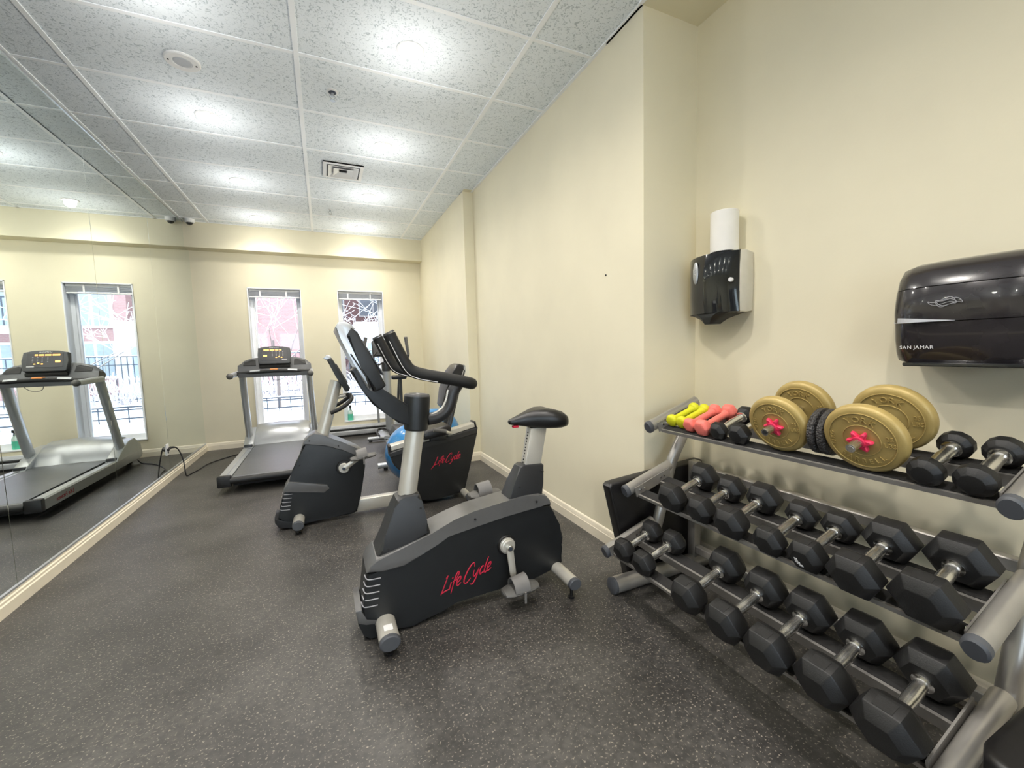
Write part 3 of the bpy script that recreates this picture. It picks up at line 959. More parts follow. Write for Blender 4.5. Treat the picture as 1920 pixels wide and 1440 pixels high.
for k in range(5):
    z = .262-.028*k
    x = -.328-.0055*k
    tube(b, smooth_path([(x-.004, YR-.06, z+.008), (x+.002, YR-.094, z+.003), (x+.02, YR-.0985, z), (x+.06, YR-.0985, z-.002)], 4), .0028, 6)
obj('vent_ribs', b, M['greyp'], sh)
b = B(); prism(b, [(-.392, .105), (-.392, .066), (-.370, .025), (-.30, .008), (-.22, .010), (-.24, .06), (-.298, .052), (-.36, .075)], YR, .100, .006, 2)
obj('nose_tray', b, M['cover'], t)
for x, z in ((-.135, .635), (.06, .575), (-.21, .46)):
    b = B(); tube(b, [(x, YR-.0925, z), (x, YR-.083, z)], .0055, 8)
    obj('screw_hole', b, M['dark'], sh)
b = B(); tube(b, [(-.055, YR, .62), (.075, YR, 1.06)], .044, 22)
obj('mast', b, M['alu'], t)
b = B(); prism(b, [(.018, 1.222), (.034, 1.236), (.056, 1.228), (.165, 1.010), (.150, .985), (.128, .988), (.07, 1.10)], YR, .15, .008, 3)
co = obj('console', b, M['blackp'], t, 25)
b = B(); prism(b, [(-.006, 1.238), (.018, 1.262), (.045, 1.252), (.056, 1.230), (.034, 1.238), (.014, 1.222)], YR, .145, .005, 2)
obj('silver_back_shell', b, M['silver'], co)
cd = V(.056-.165, 0, 1.228-1.010).normalized(); cn = V(cd.z, 0, -cd.x)
b = B(); obox(b, V(.112, YR, 1.118)+cn*.003, V(0, 1, 0), cd, cn, .24, .16, .006, .002, 1)
obj('display', b, M['screen'], co)
b = B()
pts = smooth_path([(.02, YR-.16, .838), (.08, YR-.165, .862), (.135, YR-.16, .895), (.168, YR-.13, .925), (.172, YR-.08, .942), (.15, YR, .950), (.172, YR+.08, .942), (.168, YR+.13, .925), (.135, YR+.16, .895), (.08, YR+.165, .862), (.02, YR+.16, .838)], 4)
tube(b, pts, .015, 12)
obj('front_handle', b, M['foam'], t)
b = B(); tube(b, [(.045, YR, .93), (.15, YR, .95)], .016, 10)
obj('handle_stem', b, M['alu'], t)
# crank
cr = (.088, .405)
b = B(); lathe(b, (cr[0], YR-.10, cr[1]), (0, 1, 0), [(0, .050), (.01, .055), (.02, .055)], 26)
obj('crank_seal', b, M['rub'], t)
b = B(); lathe(b, (cr[0], YR-.118, cr[1]), (0, 1, 0), [(0, .034), (.004, .038), (.02, .038)], 26)
cdd = obj('crank_disc', b, M['alu'], t)
b = B(); lathe(b, (cr[0], YR-.134, cr[1]), (0, 1, 0), [(0, .010), (.003, .012), (.02, .012)], 16)
obj('crank_bolt', b, M['iron'], cdd)
crank_arm(cr, (.205, .478), YR-.125, t)
pedal_parts(t, (.225, YR-.185, .492), .12)
b = B(); tube(b, [(.205, YR-.12, .478), (.21, YR-.185, .49)], .008, 8)
obj('pedal_spindle', b, M['chrome'], t)
crank_arm(cr, (-.03, .335), YR+.115, t)
pedal_parts(t, (-.04, YR+.175, .33), 0, 1)
# beam
b = B(); prism(b, [(.14, .022), (.70, .026), (.70, .118), (.15, .118)], YR, .038, .008, 2)
obj('beam', b, M['alu'], t)
# seat shroud with rail
ss = [(.440, .470), (.446, .42), (.463, .362), (.492, .325), (.560, .295), (.600, .18), (.640, .05), (.72, .024), (.811, .028), (1.008, .050), (1.045, .070), (1.10, .28), (1.174, .55), (1.176, .600), (.92, .545), (.57, .495)]
b = B(); prism(b, ss, YR, .075, .010, 3)
s2 = obj('rear_shroud', b, M['blackp'], t, 25)
b = B(); prism(b, [(.435, .470), (.438, .43), (.56, .462), (.92, .505), (1.17, .552), (1.178, .600), (.92, .548), (.57, .498)], YR, .080, .005, 2)
obj('side_band', b, M['cover'], s2)
b = B(); script_text(b, (.775, YR-.0765, .322), (.99, 0, .13), (-.07, 0, 1), .066)
obj('script_lettering', b, M['red'], s2)
b = B(); prism(b, [(.448, .474), (.57, .500), (.92, .550), (1.175, .600), (1.162, .640), (.92, .588), (.57, .540), (.445, .518)], YR, .050, .006, 2)
rl = obj('seat_rail', b, M['alu'], t)
b = B(); prism(b, [(1.163, .596), (1.178, .600), (1.168, .650), (1.152, .646)], YR, .056, .003, 1)
prism(b, [(.434, .470), (.450, .473), (.446, .522), (.430, .517)], YR, .056, .003, 1)
obj('rail_end_cap', b, M['rub'], rl)
b = B(); prism(b, [(.70, .555), (.915, .585), (.925, .640), (.90, .662), (.72, .632), (.69, .60)], YR, .16, .018, 3)
obj('seat_cushion', b, M['vinyl'], t)
b = B(); box(b, .76, .90, YR-.085, YR+.085, .52, .58, .01, 2)
obj('seat_carriage', b, M['cover'], t)
b = B(); prism(b, [(.868, .815), (.892, .782), (.935, .79), (.985, .90), (1.04, 1.02), (1.070, 1.10), (1.066, 1.148), (1.03, 1.158), (.998, 1.148), (.965, 1.10), (.90, .95)], YR, lambda x, z: .135 if .85 < z < 1.12 else .10, .022, 3)
obj('backrest', b, M['vinyl'], t, 40)
b = B(); prism(b, [(.945, .800), (.972, .86), (1.01, .93), (1.06, 1.05), (1.078, 1.10), (1.074, 1.14), (1.064, 1.148), (1.058, 1.10), (1.0, .96), (.93, .80)], YR, .118, .006, 2)
tag(obj('backrest_shell', b, M['silver'], t), 'grey rear shell')
b = B()
for s in (-1, 1):
    tube(b, smooth_path([(.90, YR+s*.06, .56), (.93, YR+s*.06, .64), (.97, YR+s*.06, .78), (1.02, YR+s*.06, .95)], 4), .02, 10)
obj('backrest_frame', b, M['cover'], t)
for s in (-1, 1):
    b = B(); tube(b, smooth_path([(.93, YR+s*.10, .585), (.90, YR+s*.18, .60), (.84, YR+s*.215, .625), (.78, YR+s*.215, .64)], 4), .012, 10)
    a = obj('seat_handle', b, M['alu'], t)
    b = B(); tube(b, [(.86, YR+s*.215, .622), (.76, YR+s*.215, .645)], .017, 12)
    obj('handle_grip', b, M['pedal'], a)
stabiliser(t, -.235, .070, 3.205, 3.715, .038, .034)
stabiliser(t, 1.03, .055, 3.225, 3.695, .030, .030, False)
b = B()
for yy in (3.25, 3.67):
    lathe(b, (1.03, yy, 0), (0, 0, 1), [(0, .02), (.02, .02), (.03, .01)], 12)
obj('levelling_foot', b, M['rub'], t)

# ------------------------------------------------------------------ treadmill
XT = -.540
t = thing('treadmill', 'silver treadmill with lit amber console facing the left window', 'treadmill', (XT, 5.5, 0))
yN, yFa = 4.50, 6.52
for s in (-1, 1):
    xo, xi = XT+s*.415, XT+s*.315
    b = B(); x0, x1 = sorted((xo, xi))
    prism(b, [(x0, .075), (x1, .075), (x1, .150), ((x0+x1)/2+s*.010, .168), ((x0+x1)/2+s*.025, .172), (x0 if s < 0 else x1, .160)] if s > 0 else [(x0, .075), (x1, .075), (x1, .150), ((x0+x1)/2-.010, .168), ((x0+x1)/2-.025, .172), (x0, .160)], 0, .001)
    bmesh.ops.delete(b, geom=list(b.verts), context='VERTS')
    prof = [(xi, .085), (xi, .158), (xi+s*.035, .160), (xi+s*.04, .170), (xo-s*.012, .172), (xo, .160), (xo, .075), (xo-s*.02, .075)]
    loft(b, [[(px_, yN+.05, pz) for px_, pz in prof], [(px_, yFa, pz) for px_, pz in prof]])
    rl = obj('side_rail', b, M['silver'], t)
    b = B(); box(b, min(xo, xi)-.004, max(xo, xi)+.004, yN, yN+.055, .070, .176, .008, 2)
    obj('rail_end_cap', b, M['rub'], rl)
    if s < 0:
        b = B(); text(b, 'Life Fitness', (xo-.001, 4.98, .098), (0, -1, 0), (0, 0, 1), .052, thick=.6)
        obj('side_lettering', b, M['red'], rl)
b = B()
pr = [(yN+.035, .10), (yN+.008, .12), (yN+.008, .145), (yN+.035, .163), (5.0, .166), (6.05, .172), (6.05, .10)]
prism(b, pr, XT, .300, .0, 1, 'x')
obj('running_belt', b, M['belt'], t)
b = B(); tube(b, [(XT-.316, yN+.02, .125), (XT+.316, yN+.02, .125)], .030, 16)
obj('rear_roller', b, M['rub'], t)
b = B(); box(b, XT-.31, XT+.31, yN+.10, 6.4, .055, .10)
obj('deck_frame', b, M['dark'], t)
# motor hood
b = B()
prof = [(5.98, .172), (6.00, .20), (6.08, .30), (6.18, .365), (6.30, .395), (6.42, .37), (6.55, .26), (6.60, .12), (6.58, .06), (6.0, .06)]
rings = []
for x, k in ((-.31, .92), (-.28, .97), (-.15, 1.0), (0, 1.02), (.15, 1.0), (.28, .97), (.31, .92)):
    rings.append([(XT+x, yy, .06+(zz-.06)*k) for yy, zz in prof])
loft(b, rings)
obj('motor_hood', b, M['silver'], t, 40)
for s in (-1, 1):
    b = B()
    prism(b, [(5.86, .165), (5.90, .20), (6.05, .27), (6.20, .33), (6.36, .34), (6.52, .24), (6.56, .10), (6.0, .10), (5.88, .15)], XT+s*.362, .052, .010, 3, 'x')
    obj('upright_base_cover', b, M['silver'], t)
    b = B()
    pts = [(XT+s*.372, 6.13, .22), (XT+s*.370, 6.06, .35), (XT+s*.362, 5.90, .80), (XT+s*.356, 5.82, 1.06)]
    tube(b, smooth_path(pts, 4), [.036]*13, 18, True, [.062]*13, (0, 1, 0))
    u = obj('upright', b, M['silver'], t)
    b = B(); box(b, XT+s*.36-.045, XT+s*.36+.045, 5.865, 5.93, .150, .200, .006, 2)
    obj('base_foot_cover', b, M['cover'], t)
    # side arm
    b = B(); tube(b, [(XT+s*.388, 5.80, 1.075), (XT+s*.388, 5.30, 1.060)], .022, 14, True, .030, (0, 0, 1))
    a = obj('side_arm', b, M['silver'], t)
    b = B(); sphere(b, (XT+s*.388, 5.28, 1.060), .033, 1, 1, 1)
    obj('arm_end', b, M['pedal'], a)
# dashboard
b = B()
N = 14
rings = []
for i in range(N+1):
    u = -1+2*i/N
    x = XT+u*.385
    top = 1.255-.075*abs(u)**4-(.02 if abs(u) > .98 else 0)
    bot = 1.060+.012*u*u
    yb = 5.80-.03*(1-u*u)
    rings.append([(x, yb-.05, bot), (x, yb-.085, bot+.02), (x, yb-.045, bot+.09), (x, yb+.02, top-.01), (x, yb+.04, top), (x, yb+.09, top-.03), (x, yb+.10, bot+.04), (x, yb+.06, bot)])
loft(b, rings)
db = obj('dashboard', b, M['tgrey'], t, 40)
def dash_pt(u, h):      # point on front of dashboard; h 0..1 up the sloping face
    yb = 5.80-.03*(1-u*u)
    top = 1.255-.075*abs(u)**4
    bot = 1.060+.012*u*u
    a = V(XT+u*.385, yb-.045, bot+.09); c = V(XT+u*.385, yb+.02, top-.01)
    return a.lerp(c, h)
for s in (-1, 1):
    b = B()
    q = [dash_pt(s*.52, .05), dash_pt(s*.86, .05), dash_pt(s*.84, .80), dash_pt(s*.60, .88), dash_pt(s*.53, .75)]
    n = V(0, -.85, .5).normalized()
    A = [b.verts.new(p+n*.006) for p in q]; C_ = [b.verts.new(p-n*.01) for p in q]
    b.faces.new(A); b.faces.new(C_[::-1])
    for k in range(5):
        b.faces.new((A[k], C_[k], C_[(k+1) % 5], A[(k+1) % 5]))
    obj('speaker_grille', b, M['foam'], db)
b = B(); obox(b, dash_pt(0, -.05)+V(0, -.004, 0), V(1, 0, 0), V(0, 1, 0), V(0, 0, 1), .32, .03, .035, .008, 2)
obj('tray_slot', b, M['dark'], db)
cdir = V(0, .32, 1).normalized(); cnn = V(0, -1, .32).normalized()
cc = V(XT, 5.735, 1.275)
b = B()
out = [(-.165, -.095), (-.15, -.108), (.15, -.108), (.165, -.095), (.172, .0), (.165, .088), (.10, .102), (0, .108), (-.10, .102), (-.165, .088), (-.172, 0)]
A = [b.verts.new(cc+V(1, 0, 0)*x+cdir*z+cnn*.022) for x, z in out]; C_ = [b.verts.new(cc+V(1, 0, 0)*x*1.02+cdir*z*1.02-cnn*.03) for x, z in out]
f1 = b.faces.new(A); b.faces.new(C_[::-1])
for k in range(len(out)):
    b.faces.new((A[k], C_[k], C_[(k+1) % len(out)], A[(k+1) % len(out)]))
bmesh.ops.bevel(b, geom=list(f1.edges), offset=.008, segments=2, profile=.5, affect='EDGES')
co = obj('console', b, M['tgrey'], t)
b = B(); obox(b, cc+cnn*.0225+cdir*.005, V(1, 0, 0), cdir, cnn, .27, .15, .004, .001, 1)
obj('display', b, M['screen'], co)
b = B()
rnd = random.Random(3)
x = -.105
for wd in (5, 4, 3, 2):
    for k in range(wd):
        obox(b, cc+cnn*.026+V(1, 0, 0)*x+cdir*.058, V(1, 0, 0), cdir, cnn, .0085, .013, .002)
        x += .0115
    x += .009
obox(b, cc+cnn*.026+V(1, 0, 0)*-.095+cdir*-.012, V(1, 0, 0), cdir, cnn, .036, .018, .002)
for i in range(3):
    obox(b, cc+cnn*.026+V(1, 0, 0)*(.02+.028*i)+cdir*(-.035+.01*(i % 2)), V(1, 0, 0), cdir, cnn, .014, .007, .002)
obj('amber_digits', b, M['amber'], co)
b = B()
for cxx in (-.02, .02, .055, .09):
    for k in range(4):
        obox(b, cc+cnn*.026+V(1, 0, 0)*cxx+cdir*(.035-.016*k), V(1, 0, 0), cdir, cnn, .010, .007, .002)
obj('keys', b, M['greyp'], co)
b = B(); text(b, 'LifeFitness', cc+cnn*.024+cdir*.084, (1, 0, 0), cdir, .020, thick=.5, centre=True)
obox(b, cc+cnn*.0245+V(1, 0, 0)*.105+cdir*-.062, V(1, 0, 0), cdir, cnn, .055, .008, .002)
obj('console_lettering', b, M['whitep'], co)
b = B()
pts = smooth_path([(XT-.375, 5.60, 1.075), (XT-.25, 5.575, 1.082), (XT-.1, 5.565, 1.092), (XT, 5.562, 1.095), (XT+.1, 5.565, 1.092), (XT+.25, 5.575, 1.082), (XT+.375, 5.60, 1.075)], 4)
tube(b, pts, .021, 14)
gb = obj('grip_bar', b, M['foam'], t)
b = B()
for s in (-1, 1):
    tube(b, [(XT+s*.14, 5.570, 1.094), (XT+s*.24, 5.576, 1.087)], .0225, 14)
obj('pulse_sensor', b, M['silver'], gb)
b = B(); box(b, XT-.04, XT+.04, 5.545, 5.60, 1.105, 1.122, .004, 1)
obj('stop_key', b, mat('orange_key', (.8, .3, .08), .4), gb)
b = B(); prism(b, [(5.56, 1.03), (5.56, 1.075), (5.80, 1.10), (5.86, 1.06), (5.80, 1.045)], XT, .36, .01, 2, 'x')
obj('dash_tray', b, M['tgrey'], t)
b = B()
for s in (-1, 1):
    lathe(b, (XT+s*.30-.03, 6.46, .045), (1, 0, 0), [(0, .040), (.004, .045), (.05, .045), (.054, .04)], 18)
obj('transport_wheel', b, M['rub'], t)
b = B()
for s in (-1, 1):
    lathe(b, (XT+s*.30, 4.95, 0), (0, 0, 1), [(0, .03), (.015, .03), (.02, .012), (.06, .012)], 14)
obj('rear_foot', b, M['rub'], t)
b = B()
tube(b, smooth_path([(XT-.03, 5.58, 1.06), (XT-.02, 5.57, 1.0), (XT+.03, 5.56, .985), (XT+.09, 5.57, 1.01), (XT+.12, 5.58, 1.05)], 5), .003, 6)
obj('safety_cord', b, M['cable'], t)

# ------------------------------------------------------------------ cross trainer by the right window
XE = .78
t = thing('cross_trainer', 'grey cross trainer with tall swing arms in front of the right window', 'exercise machine', (XE, 5.5, 0))
b = B(); tube(b, [(XE+.03, 6.12, .05), (XE+.01, 6.08, .60), (XE, 6.02, 1.12)], .055, 18)
obj('mast', b, M['silver'], t)
b = B(); lathe(b, (XE, 6.03, 1.02), (0, -.1, 1), [(0, .058), (.1, .06), (.12, .05)], 18)
obj('mast_collar', b, M['cover'], t)
ed = V(0, .35, 1).normalized(); en = V(0, -1, .35).normalized()
b = B(); obox(b, V(XE-.01, 5.98, 1.33), V(1, 0, 0), ed, en, .34, .23, .05, .018, 3)
co = obj('console', b, M['cover'], t)
b = B(); obox(b, V(XE, 5.98, 1.36)+en*.026, V(1, 0, 0), ed, en, .22, .09, .006, .002, 1)
obj('display', b, M['screen'], co)
b = B()
for i in range(4):
    obox(b, V(XE-.08+.05*i, 5.98, 1.27)+en*.030, V(1, 0, 0), ed, en, .022, .012, .003)
obj('keys', b, M['whitep'], co)
b = B(); tube(b, smooth_path([(XE, 6.05, 1.08), (XE, 6.02, 1.2), (XE, 6.0, 1.26)], 3), .03, 10)
obj('console_neck', b, M['cover'], t)
for s in (-1, 1):
    b = B()
    tube(b, smooth_path([(XE+s*.05, 5.97, 1.13), (XE+s*.13, 5.85, 1.11), (XE+s*.19, 5.76, 1.16), (XE+s*.18, 5.74, 1.24), (XE+s*.14, 5.80, 1.28)], 5), .012, 10)
    obj('fixed_grip', b, M['rub'], t)
    b = B()
    tube(b, smooth_path([(XE+s*.13, 6.05, .30), (XE+s*.15, 6.02, .70), (XE+s*.19, 5.98, 1.05), (XE+s*.27, 5.94, 1.15), (XE+s*.30, 5.93, 1.24)], 5), .017, 12)
    a = obj('swing_arm', b, M['cover'] if s > 0 else M['silver'], t)
    b = B(); tube(b, [(XE+s*.298, 5.93, 1.24), (XE+s*.275, 5.90, 1.38), (XE+s*.262, 5.88, 1.48)], [.019, .022, .024], 12)
    obj('arm_grip', b, M['strap'], a)
    # foot rails and plates
    b = B(); tube(b, [(XE+s*.11, 6.05, .20), (XE+s*.11, 5.60, .16), (XE+s*.12, 4.85, .12)], .018, 12)
    obj('foot_rail', b, M['silver'], t)
    b = B()
    rings = []
    for yy, hw in ((5.42, .03), (5.44, .055), (5.52, .075), (5.66, .078), (5.78, .066), (5.84, .04)):
        rings.append([(XE+s*.125+hw*math.cos(q), yy, .20+.018*math.sin(q)) for q in (2*math.pi*k/14 for k in range(14))])
    loft(b, rings)
    fp = obj('foot_plate', b, M['silver'], t)
    b = B()
    rim = [(XE+s*.125-.07, 5.50, .215), (XE+s*.125-.078, 5.66, .23), (XE+s*.125-.05, 5.82, .24), (XE+s*.125, 5.86, .24), (XE+s*.125+.05, 5.82, .24), (XE+s*.125+.078, 5.66, .23), (XE+s*.125+.07, 5.50, .215)]
    tube(b, smooth_path(rim, 3), .014, 8)
    obj('foot_plate_rim', b, M['rub'], fp)
b = B(); tube(b, [(XE-.28, 6.22, .045), (XE+.28, 6.22, .045)], .028, 12)
obj('front_stabiliser', b, M['silver'], t)
b = B(); tube(b, [(XE-.32, 4.62, .055), (XE+.14, 4.62, .055)], .03, 12)
rs = obj('rear_stabiliser', b, M['silver'], t)
b = B()
for xx in (XE-.24, XE+.12):
    for yy in (6.22, 4.62):
        lathe(b, (xx, yy, 0), (0, 0, 1), [(0, .022), (.025, .022), (.03, .012)], 12)
obj('levelling_foot', b, M['rub'], t)
b = B(); prism(b, [(6.22, .04), (4.62, .04), (4.62, .085), (6.22, .085)], XE, .035, .006, 2, 'x')
obj('base_beam', b, M['silver'], t)
b = B(); prism(b, [(4.66, .08), (4.70, .30), (4.85, .42), (5.05, .42), (5.25, .25), (5.30, .08)], XE-.03, .065, .012, 2, 'x')
obj('flywheel_housing', b, M['cover'], t)
b = B(); tube(b, [(XE+.095, 5.45, .08), (XE+.095, 5.45, .93)], .019, 12)
obj('seat_post', b, M['cover'], t)
b = B(); box(b, XE+.02, XE+.17, 5.36, 5.54, .08, .62, .015, 2)
obj('post_housing', b, M['heater'], t)
b = B(); obox(b, V(XE+.075, 5.45, .955), V(1, 0, 0), V(0, 1, 0), V(0, 0, 1), .19, .13, .052, .022, 3)
obj('seat_pad', b, M['vinyl'], t)

# ------------------------------------------------------------------ dumbbell rack
TH = R(18)
DX = V(math.cos(TH), 0, math.sin(TH)); NZ = V(-math.sin(TH), 0, math.cos(TH)); YY = V(0, 1, 0)
SH = {'M': (1.42, .510), 'B': (1.26, .235), 'T': (1.57, .832)}
def on(sh, s, y, off=0):
    x0, z0 = SH[sh]
    return V(x0, y, z0)+DX*s+NZ*off
t = thing('dumbbell_rack', 'three tier pewter steel dumbbell rack standing in the beige alcove', 'rack', (1.6, 1.04, 0))
RY0, RY1 = .445, 1.632
for sh in 'TMB':
    nm = {'T': 'top', 'M': 'middle', 'B': 'bottom'}[sh]
    for a0, a1, front in ((0, .052, True), (.150, .205, False)):
        b = B()
        yc = (RY0+RY1)/2
        obox(b, on(sh, (a0+a1)/2, yc, -.003), DX, YY, NZ, a1-a0, RY1-RY0, .004)
        h = .016 if front else .040
        obox(b, on(sh, a0-.001, yc, -.003-h/2+.003), DX, YY, NZ, .004, RY1-RY0, h)
        rr = obj('shelf_rail', b, M['rack'], t)
        b = B(); obox(b, on(sh, (a0+a1)/2+.003, yc, .0006), DX, YY, NZ, a1-a0-.008, RY1-RY0-.01, .002)
        obj('rubber_strip', b, M['rmat'], rr)
    for yy, s in ((1.668, -1), (.408, 1)):
        e = {'T': .305, 'M': .26, 'B': .30}[sh]
        b = B(); oz = {'B': .004, 'M': .030, 'T': .024}[sh]
        p0, p1 = on(sh, -.02 if sh == 'B' else -.045, yy, oz), on(sh, e, yy, oz)
        tube(b, [p0, p1], .026, 18, True, .031, (0, 0, 1))
        bt = obj('side_bracket', b, M['rack'], t)
        b = B(); tube(b, [p0-DX*.010, p0-DX*.004, p0+DX*.012], [.022, .0275, .0275], 18, True, [.027, .0325, .0325], (0, 0, 1))
        obj('bracket_cap', b, M['rackb'], bt)
        b = B(); obox(b, on(sh, .11, yy+s*.029, .012), DX, YY, NZ, .24, .005, .05)
        pl = obj('mounting_plate', b, M['rack'], t)
        for q in (.02, .045, .16, .185):
            b = B(); c = on(sh, q, yy+s*.033, .018)
            tube(b, [c, c+YY*s*.006], .0055, 6)
            obj('bolt', b, M['chrome'], pl)
for yy in (1.668, .408):
    b = B()
    path = smooth_path([(1.475, yy, .06), (1.585, yy, .335), (1.665, yy, .60), (1.70, yy, .68), (1.775, yy, .80), (1.83, yy, .90)], 4)
    tube(b, path, .026, 18, True, .031, (1, 0, 0))
    obj('slanted_upright', b, M['rack'], t)
    b = B(); box(b, 1.825, 1.875, yy-.025, yy+.025, .06, .62, .006, 2)
    obj('rear_post', b, M['rack'], t)
    b = B(); tube(b, [(1.285, yy, .042), (1.955, yy, .042)], .042, 20, True, .041, (0, 0, 1))
    fb = obj('floor_bar', b, M['rack'], t)
    b = B(); tube(b, [(1.273, yy, .042), (1.277, yy, .042), (1.290, yy, .042)], [.036, .0425, .0425], 20)
    obj('floor_bar_cap', b, M['rackb'], fb)
b = B(); box(b, 1.83, 1.87, .43, 1.645, .56, .60, .004, 1); box(b, 1.83, 1.87, .43, 1.645, .10, .14, .004, 1)
obj('rear_crossbar', b, M['rack'], t)

# ------------------------------------------------------------------ dumbbells on the rack
def local_thing(name, label, cat, sh, y, s, group, R_, apo):
    c = on(sh, s, y, .0018)
    o = thing(name, label, cat, c, group)
    o.rotation_euler = (0, -TH, 0)
    return o
def hex_head(c, T, Rr, sg, flat=1.0, phase=math.pi/6, n=6):
    """hexagonal head centred at c (local), thickness T"""
    b = B()
    rings = []
    for tt, k in ((T*.5, .60), (T*.5, .60), (T*.22, 1), (-T*.24, 1), (-T*.5, .66)):
        rings.append([(c[0]+sg*tt, c[1]+k*Rr*math.sin(phase+2*math.pi*j/n), c[2]+k*Rr*math.cos(phase+2*math.pi*j/n)) for j in range(n)])
    rings = rings[1:]
    loft(b, rings)
    bmesh.ops.bevel(b, geom=list(b.edges), offset=Rr*.035, segments=2, profile=.5, affect='EDGES', clamp_overlap=True)
    return b
def hex_dumbbell(sh, y, Rr, s, L, T, label, group, worn=False, knobbly=False, n=6):
    T = T*1.14
    apo = Rr*(.866 if n == 6 else .966)
    t = local_thing('dumbbell', label, 'dumbbell', sh, y, s, group, Rr, apo)
    for sg in (-1, 1):
        ph = math.pi/6 if n == 6 else math.pi/12
        b = hex_head((sg*L/2, 0, apo), T, Rr, sg, phase=ph, n=n)
        h = obj('head', b, M['rub'], t, 20, True)
        if sg < 0:
            # moulded weight mark, pressed as raised unreadable bars on the top outer facet
            b = B()
            obox(b, V(-L/2-T*0.02, 0, apo*2+.0004), V(1, 0, 0), V(0, 1, 0), V(0, 0, 1), T*.34, Rr*.55, .0012, .0004, 1)
            obj('moulded_mark', b, M['foam'], h, 32, True)
        b = B(); x = sg*(L/2-T/2)
        lathe(b, (x+sg*.004, 0, apo), (-sg, 0, 0), [(0, .0235), (.005, .0255), (.011, .0250), (.013, .0180)], 18)
        obj('collar', b, M['chrome'], h, 32, True)
    e = L/2-T/2
    b = B()
    prof = [(-e, .0175), (-e*.85, .0160), (-e*.3, .0178), (0, .0186), (e*.3, .0178), (e*.85, .0160), (e, .0175)]
    lathe(b, (0, 0, apo), (1, 0, 0), [(p, r) for p, r in prof], 18)
    obj('handle', b, M['knurl'], t, 32, True)
    return t
G = 'hex dumbbells on the middle shelf'
mids = [(1.396, .070, .115, .215, .078, 'black hex dumbbell at the left end of the middle shelf, beside the slanted upright'),
        (1.243, .062, .112, .195, .076, 'smaller black hex dumbbell second from the left on the middle shelf'),
        (1.092, .068, .108, .205, .080, 'black hex dumbbell third from the left on the middle shelf'),
        (.938, .058, .100, .195, .064, 'smallest black hex dumbbell of the middle shelf, below the treaded ab roller'),
        (.812, .060, .105, .195, .068, 'black hex dumbbell with a white scuff on its face, centre of the middle shelf'),
        (.672, .073, .101, .205, .080, 'large black hex dumbbell second from the right on the middle shelf'),
        (.515, .080, .108, .200, .074, 'largest black hex dumbbell of the middle shelf, at its right end')]
for k, (y, r_, s, L, T, lab) in enumerate(mids):
    o = hex_dumbbell('M', y, r_, s, L, T, lab, G)
    if k == 4:
        b = B()
        for (u, v, w_, h_) in ((-.014, -.004, .010, .016), (-.008, -.012, .012, .010), (.000, -.018, .012, .007)):
            obox(b, V(-L/2-T*1.14/2-.0006, -u, .052+v), V(0, 1, 0), V(0, .2, 1).normalized(), V(1, 0, 0), w_, h_, .0012, .0004, 1)
        obj('scuff_mark', b, M['whitep'], [c for c in o.children if c.name.startswith('head')][0], 32, True)
G = 'hex dumbbells on the bottom shelf'
lows = [(1.552, .057, .109, .185, .066, 'small black hex dumbbell at the far left end of the bottom shelf'),
        (1.412, .059, .109, .190, .068, 'small black hex dumbbell second from the left on the bottom shelf'),
        (1.140, .072, .108, .225, .086, 'black hex dumbbell right of the wide gap on the bottom shelf'),
        (.968, .074, .098, .222, .084, 'black hex dumbbell fourth from the left on the bottom shelf'),
        (.816, .075, .100, .222, .086, 'black hex dumbbell fifth from the left on the bottom shelf'),
        (.662, .076, .112, .215, .086, 'large black hex dumbbell second from the right on the bottom shelf'),
        (.508, .078, .108, .225, .090, 'large black hex dumbbell at the right end of the bottom shelf')]
for y, r_, s, L, T, lab in lows:
    hex_dumbbell('B', y, r_, s, L, T, lab, G)
G = 'small dumbbells on the top shelf'
hex_dumbbell('T', 1.298, .042, .119, .185, .048, 'small black hex dumbbell next to the coral ones on the top shelf', G)
hex_dumbbell('T', 1.195, .048, .112, .170, .056, 'small black hex dumbbell touching the left gold-plated barbell on the top shelf', G)
hex_dumbbell('T', .590, .043, .106, .185, .046, 'black many-sided dumbbell just right of the gold plates on the top shelf', G, n=12)
hex_dumbbell('T', .488, .045, .104, .180, .050, 'black many-sided dumbbell at the right end of the top shelf', G, n=12)

def vinyl_dumbbell(y, Rr, s, L, label, m, hexy, group, cat='dumbbell'):
    apo = Rr
    t = local_thing('dumbbell', label, cat, 'T', y, s, group, Rr, apo)
    for sg in (-1, 1):
        b = B()
        n = 6 if hexy else 20
        rings = []
        for tt, k in ((-.62, .42), (-.50, .72), (-.30, .93), (-.05, 1), (.25, 1), (.48, .86), (.60, .62)):
            rings.append([(sg*(L/2+tt*Rr), k*Rr*math.sin(math.pi/6+2*math.pi*j/n), apo*(.9 if hexy else 1)+k*Rr*math.cos(math.pi/6+2*math.pi*j/n)) for j in range(n)])
        loft(b, rings)
        if hexy:
            bmesh.ops.bevel(b, geom=list(b.edges), offset=Rr*.12, segments=2, profile=.5, affect='EDGES', clamp_overlap=True)
        obj('head', b, m, t, 50, True)
    e = L/2-Rr*.5
    b = B(); a = apo*(.9 if hexy else 1)
    lathe(b, (0, 0, a), (1, 0, 0), [(-e, .023), (-e*.7, .0165), (0, .0175), (e*.7, .0165), (e, .023)], 16)
    obj('handle', b, m, t, 32, True)
vinyl_dumbbell(1.592, .032, .128, .155, 'small lime green vinyl dumbbell at the left end of the top shelf', M['yel'], False, 'lime green dumbbells')
vinyl_dumbbell(1.526, .032, .128, .155, 'lime green vinyl dumbbell touching the coral ones on the top shelf', M['yel'], False, 'lime green dumbbells')
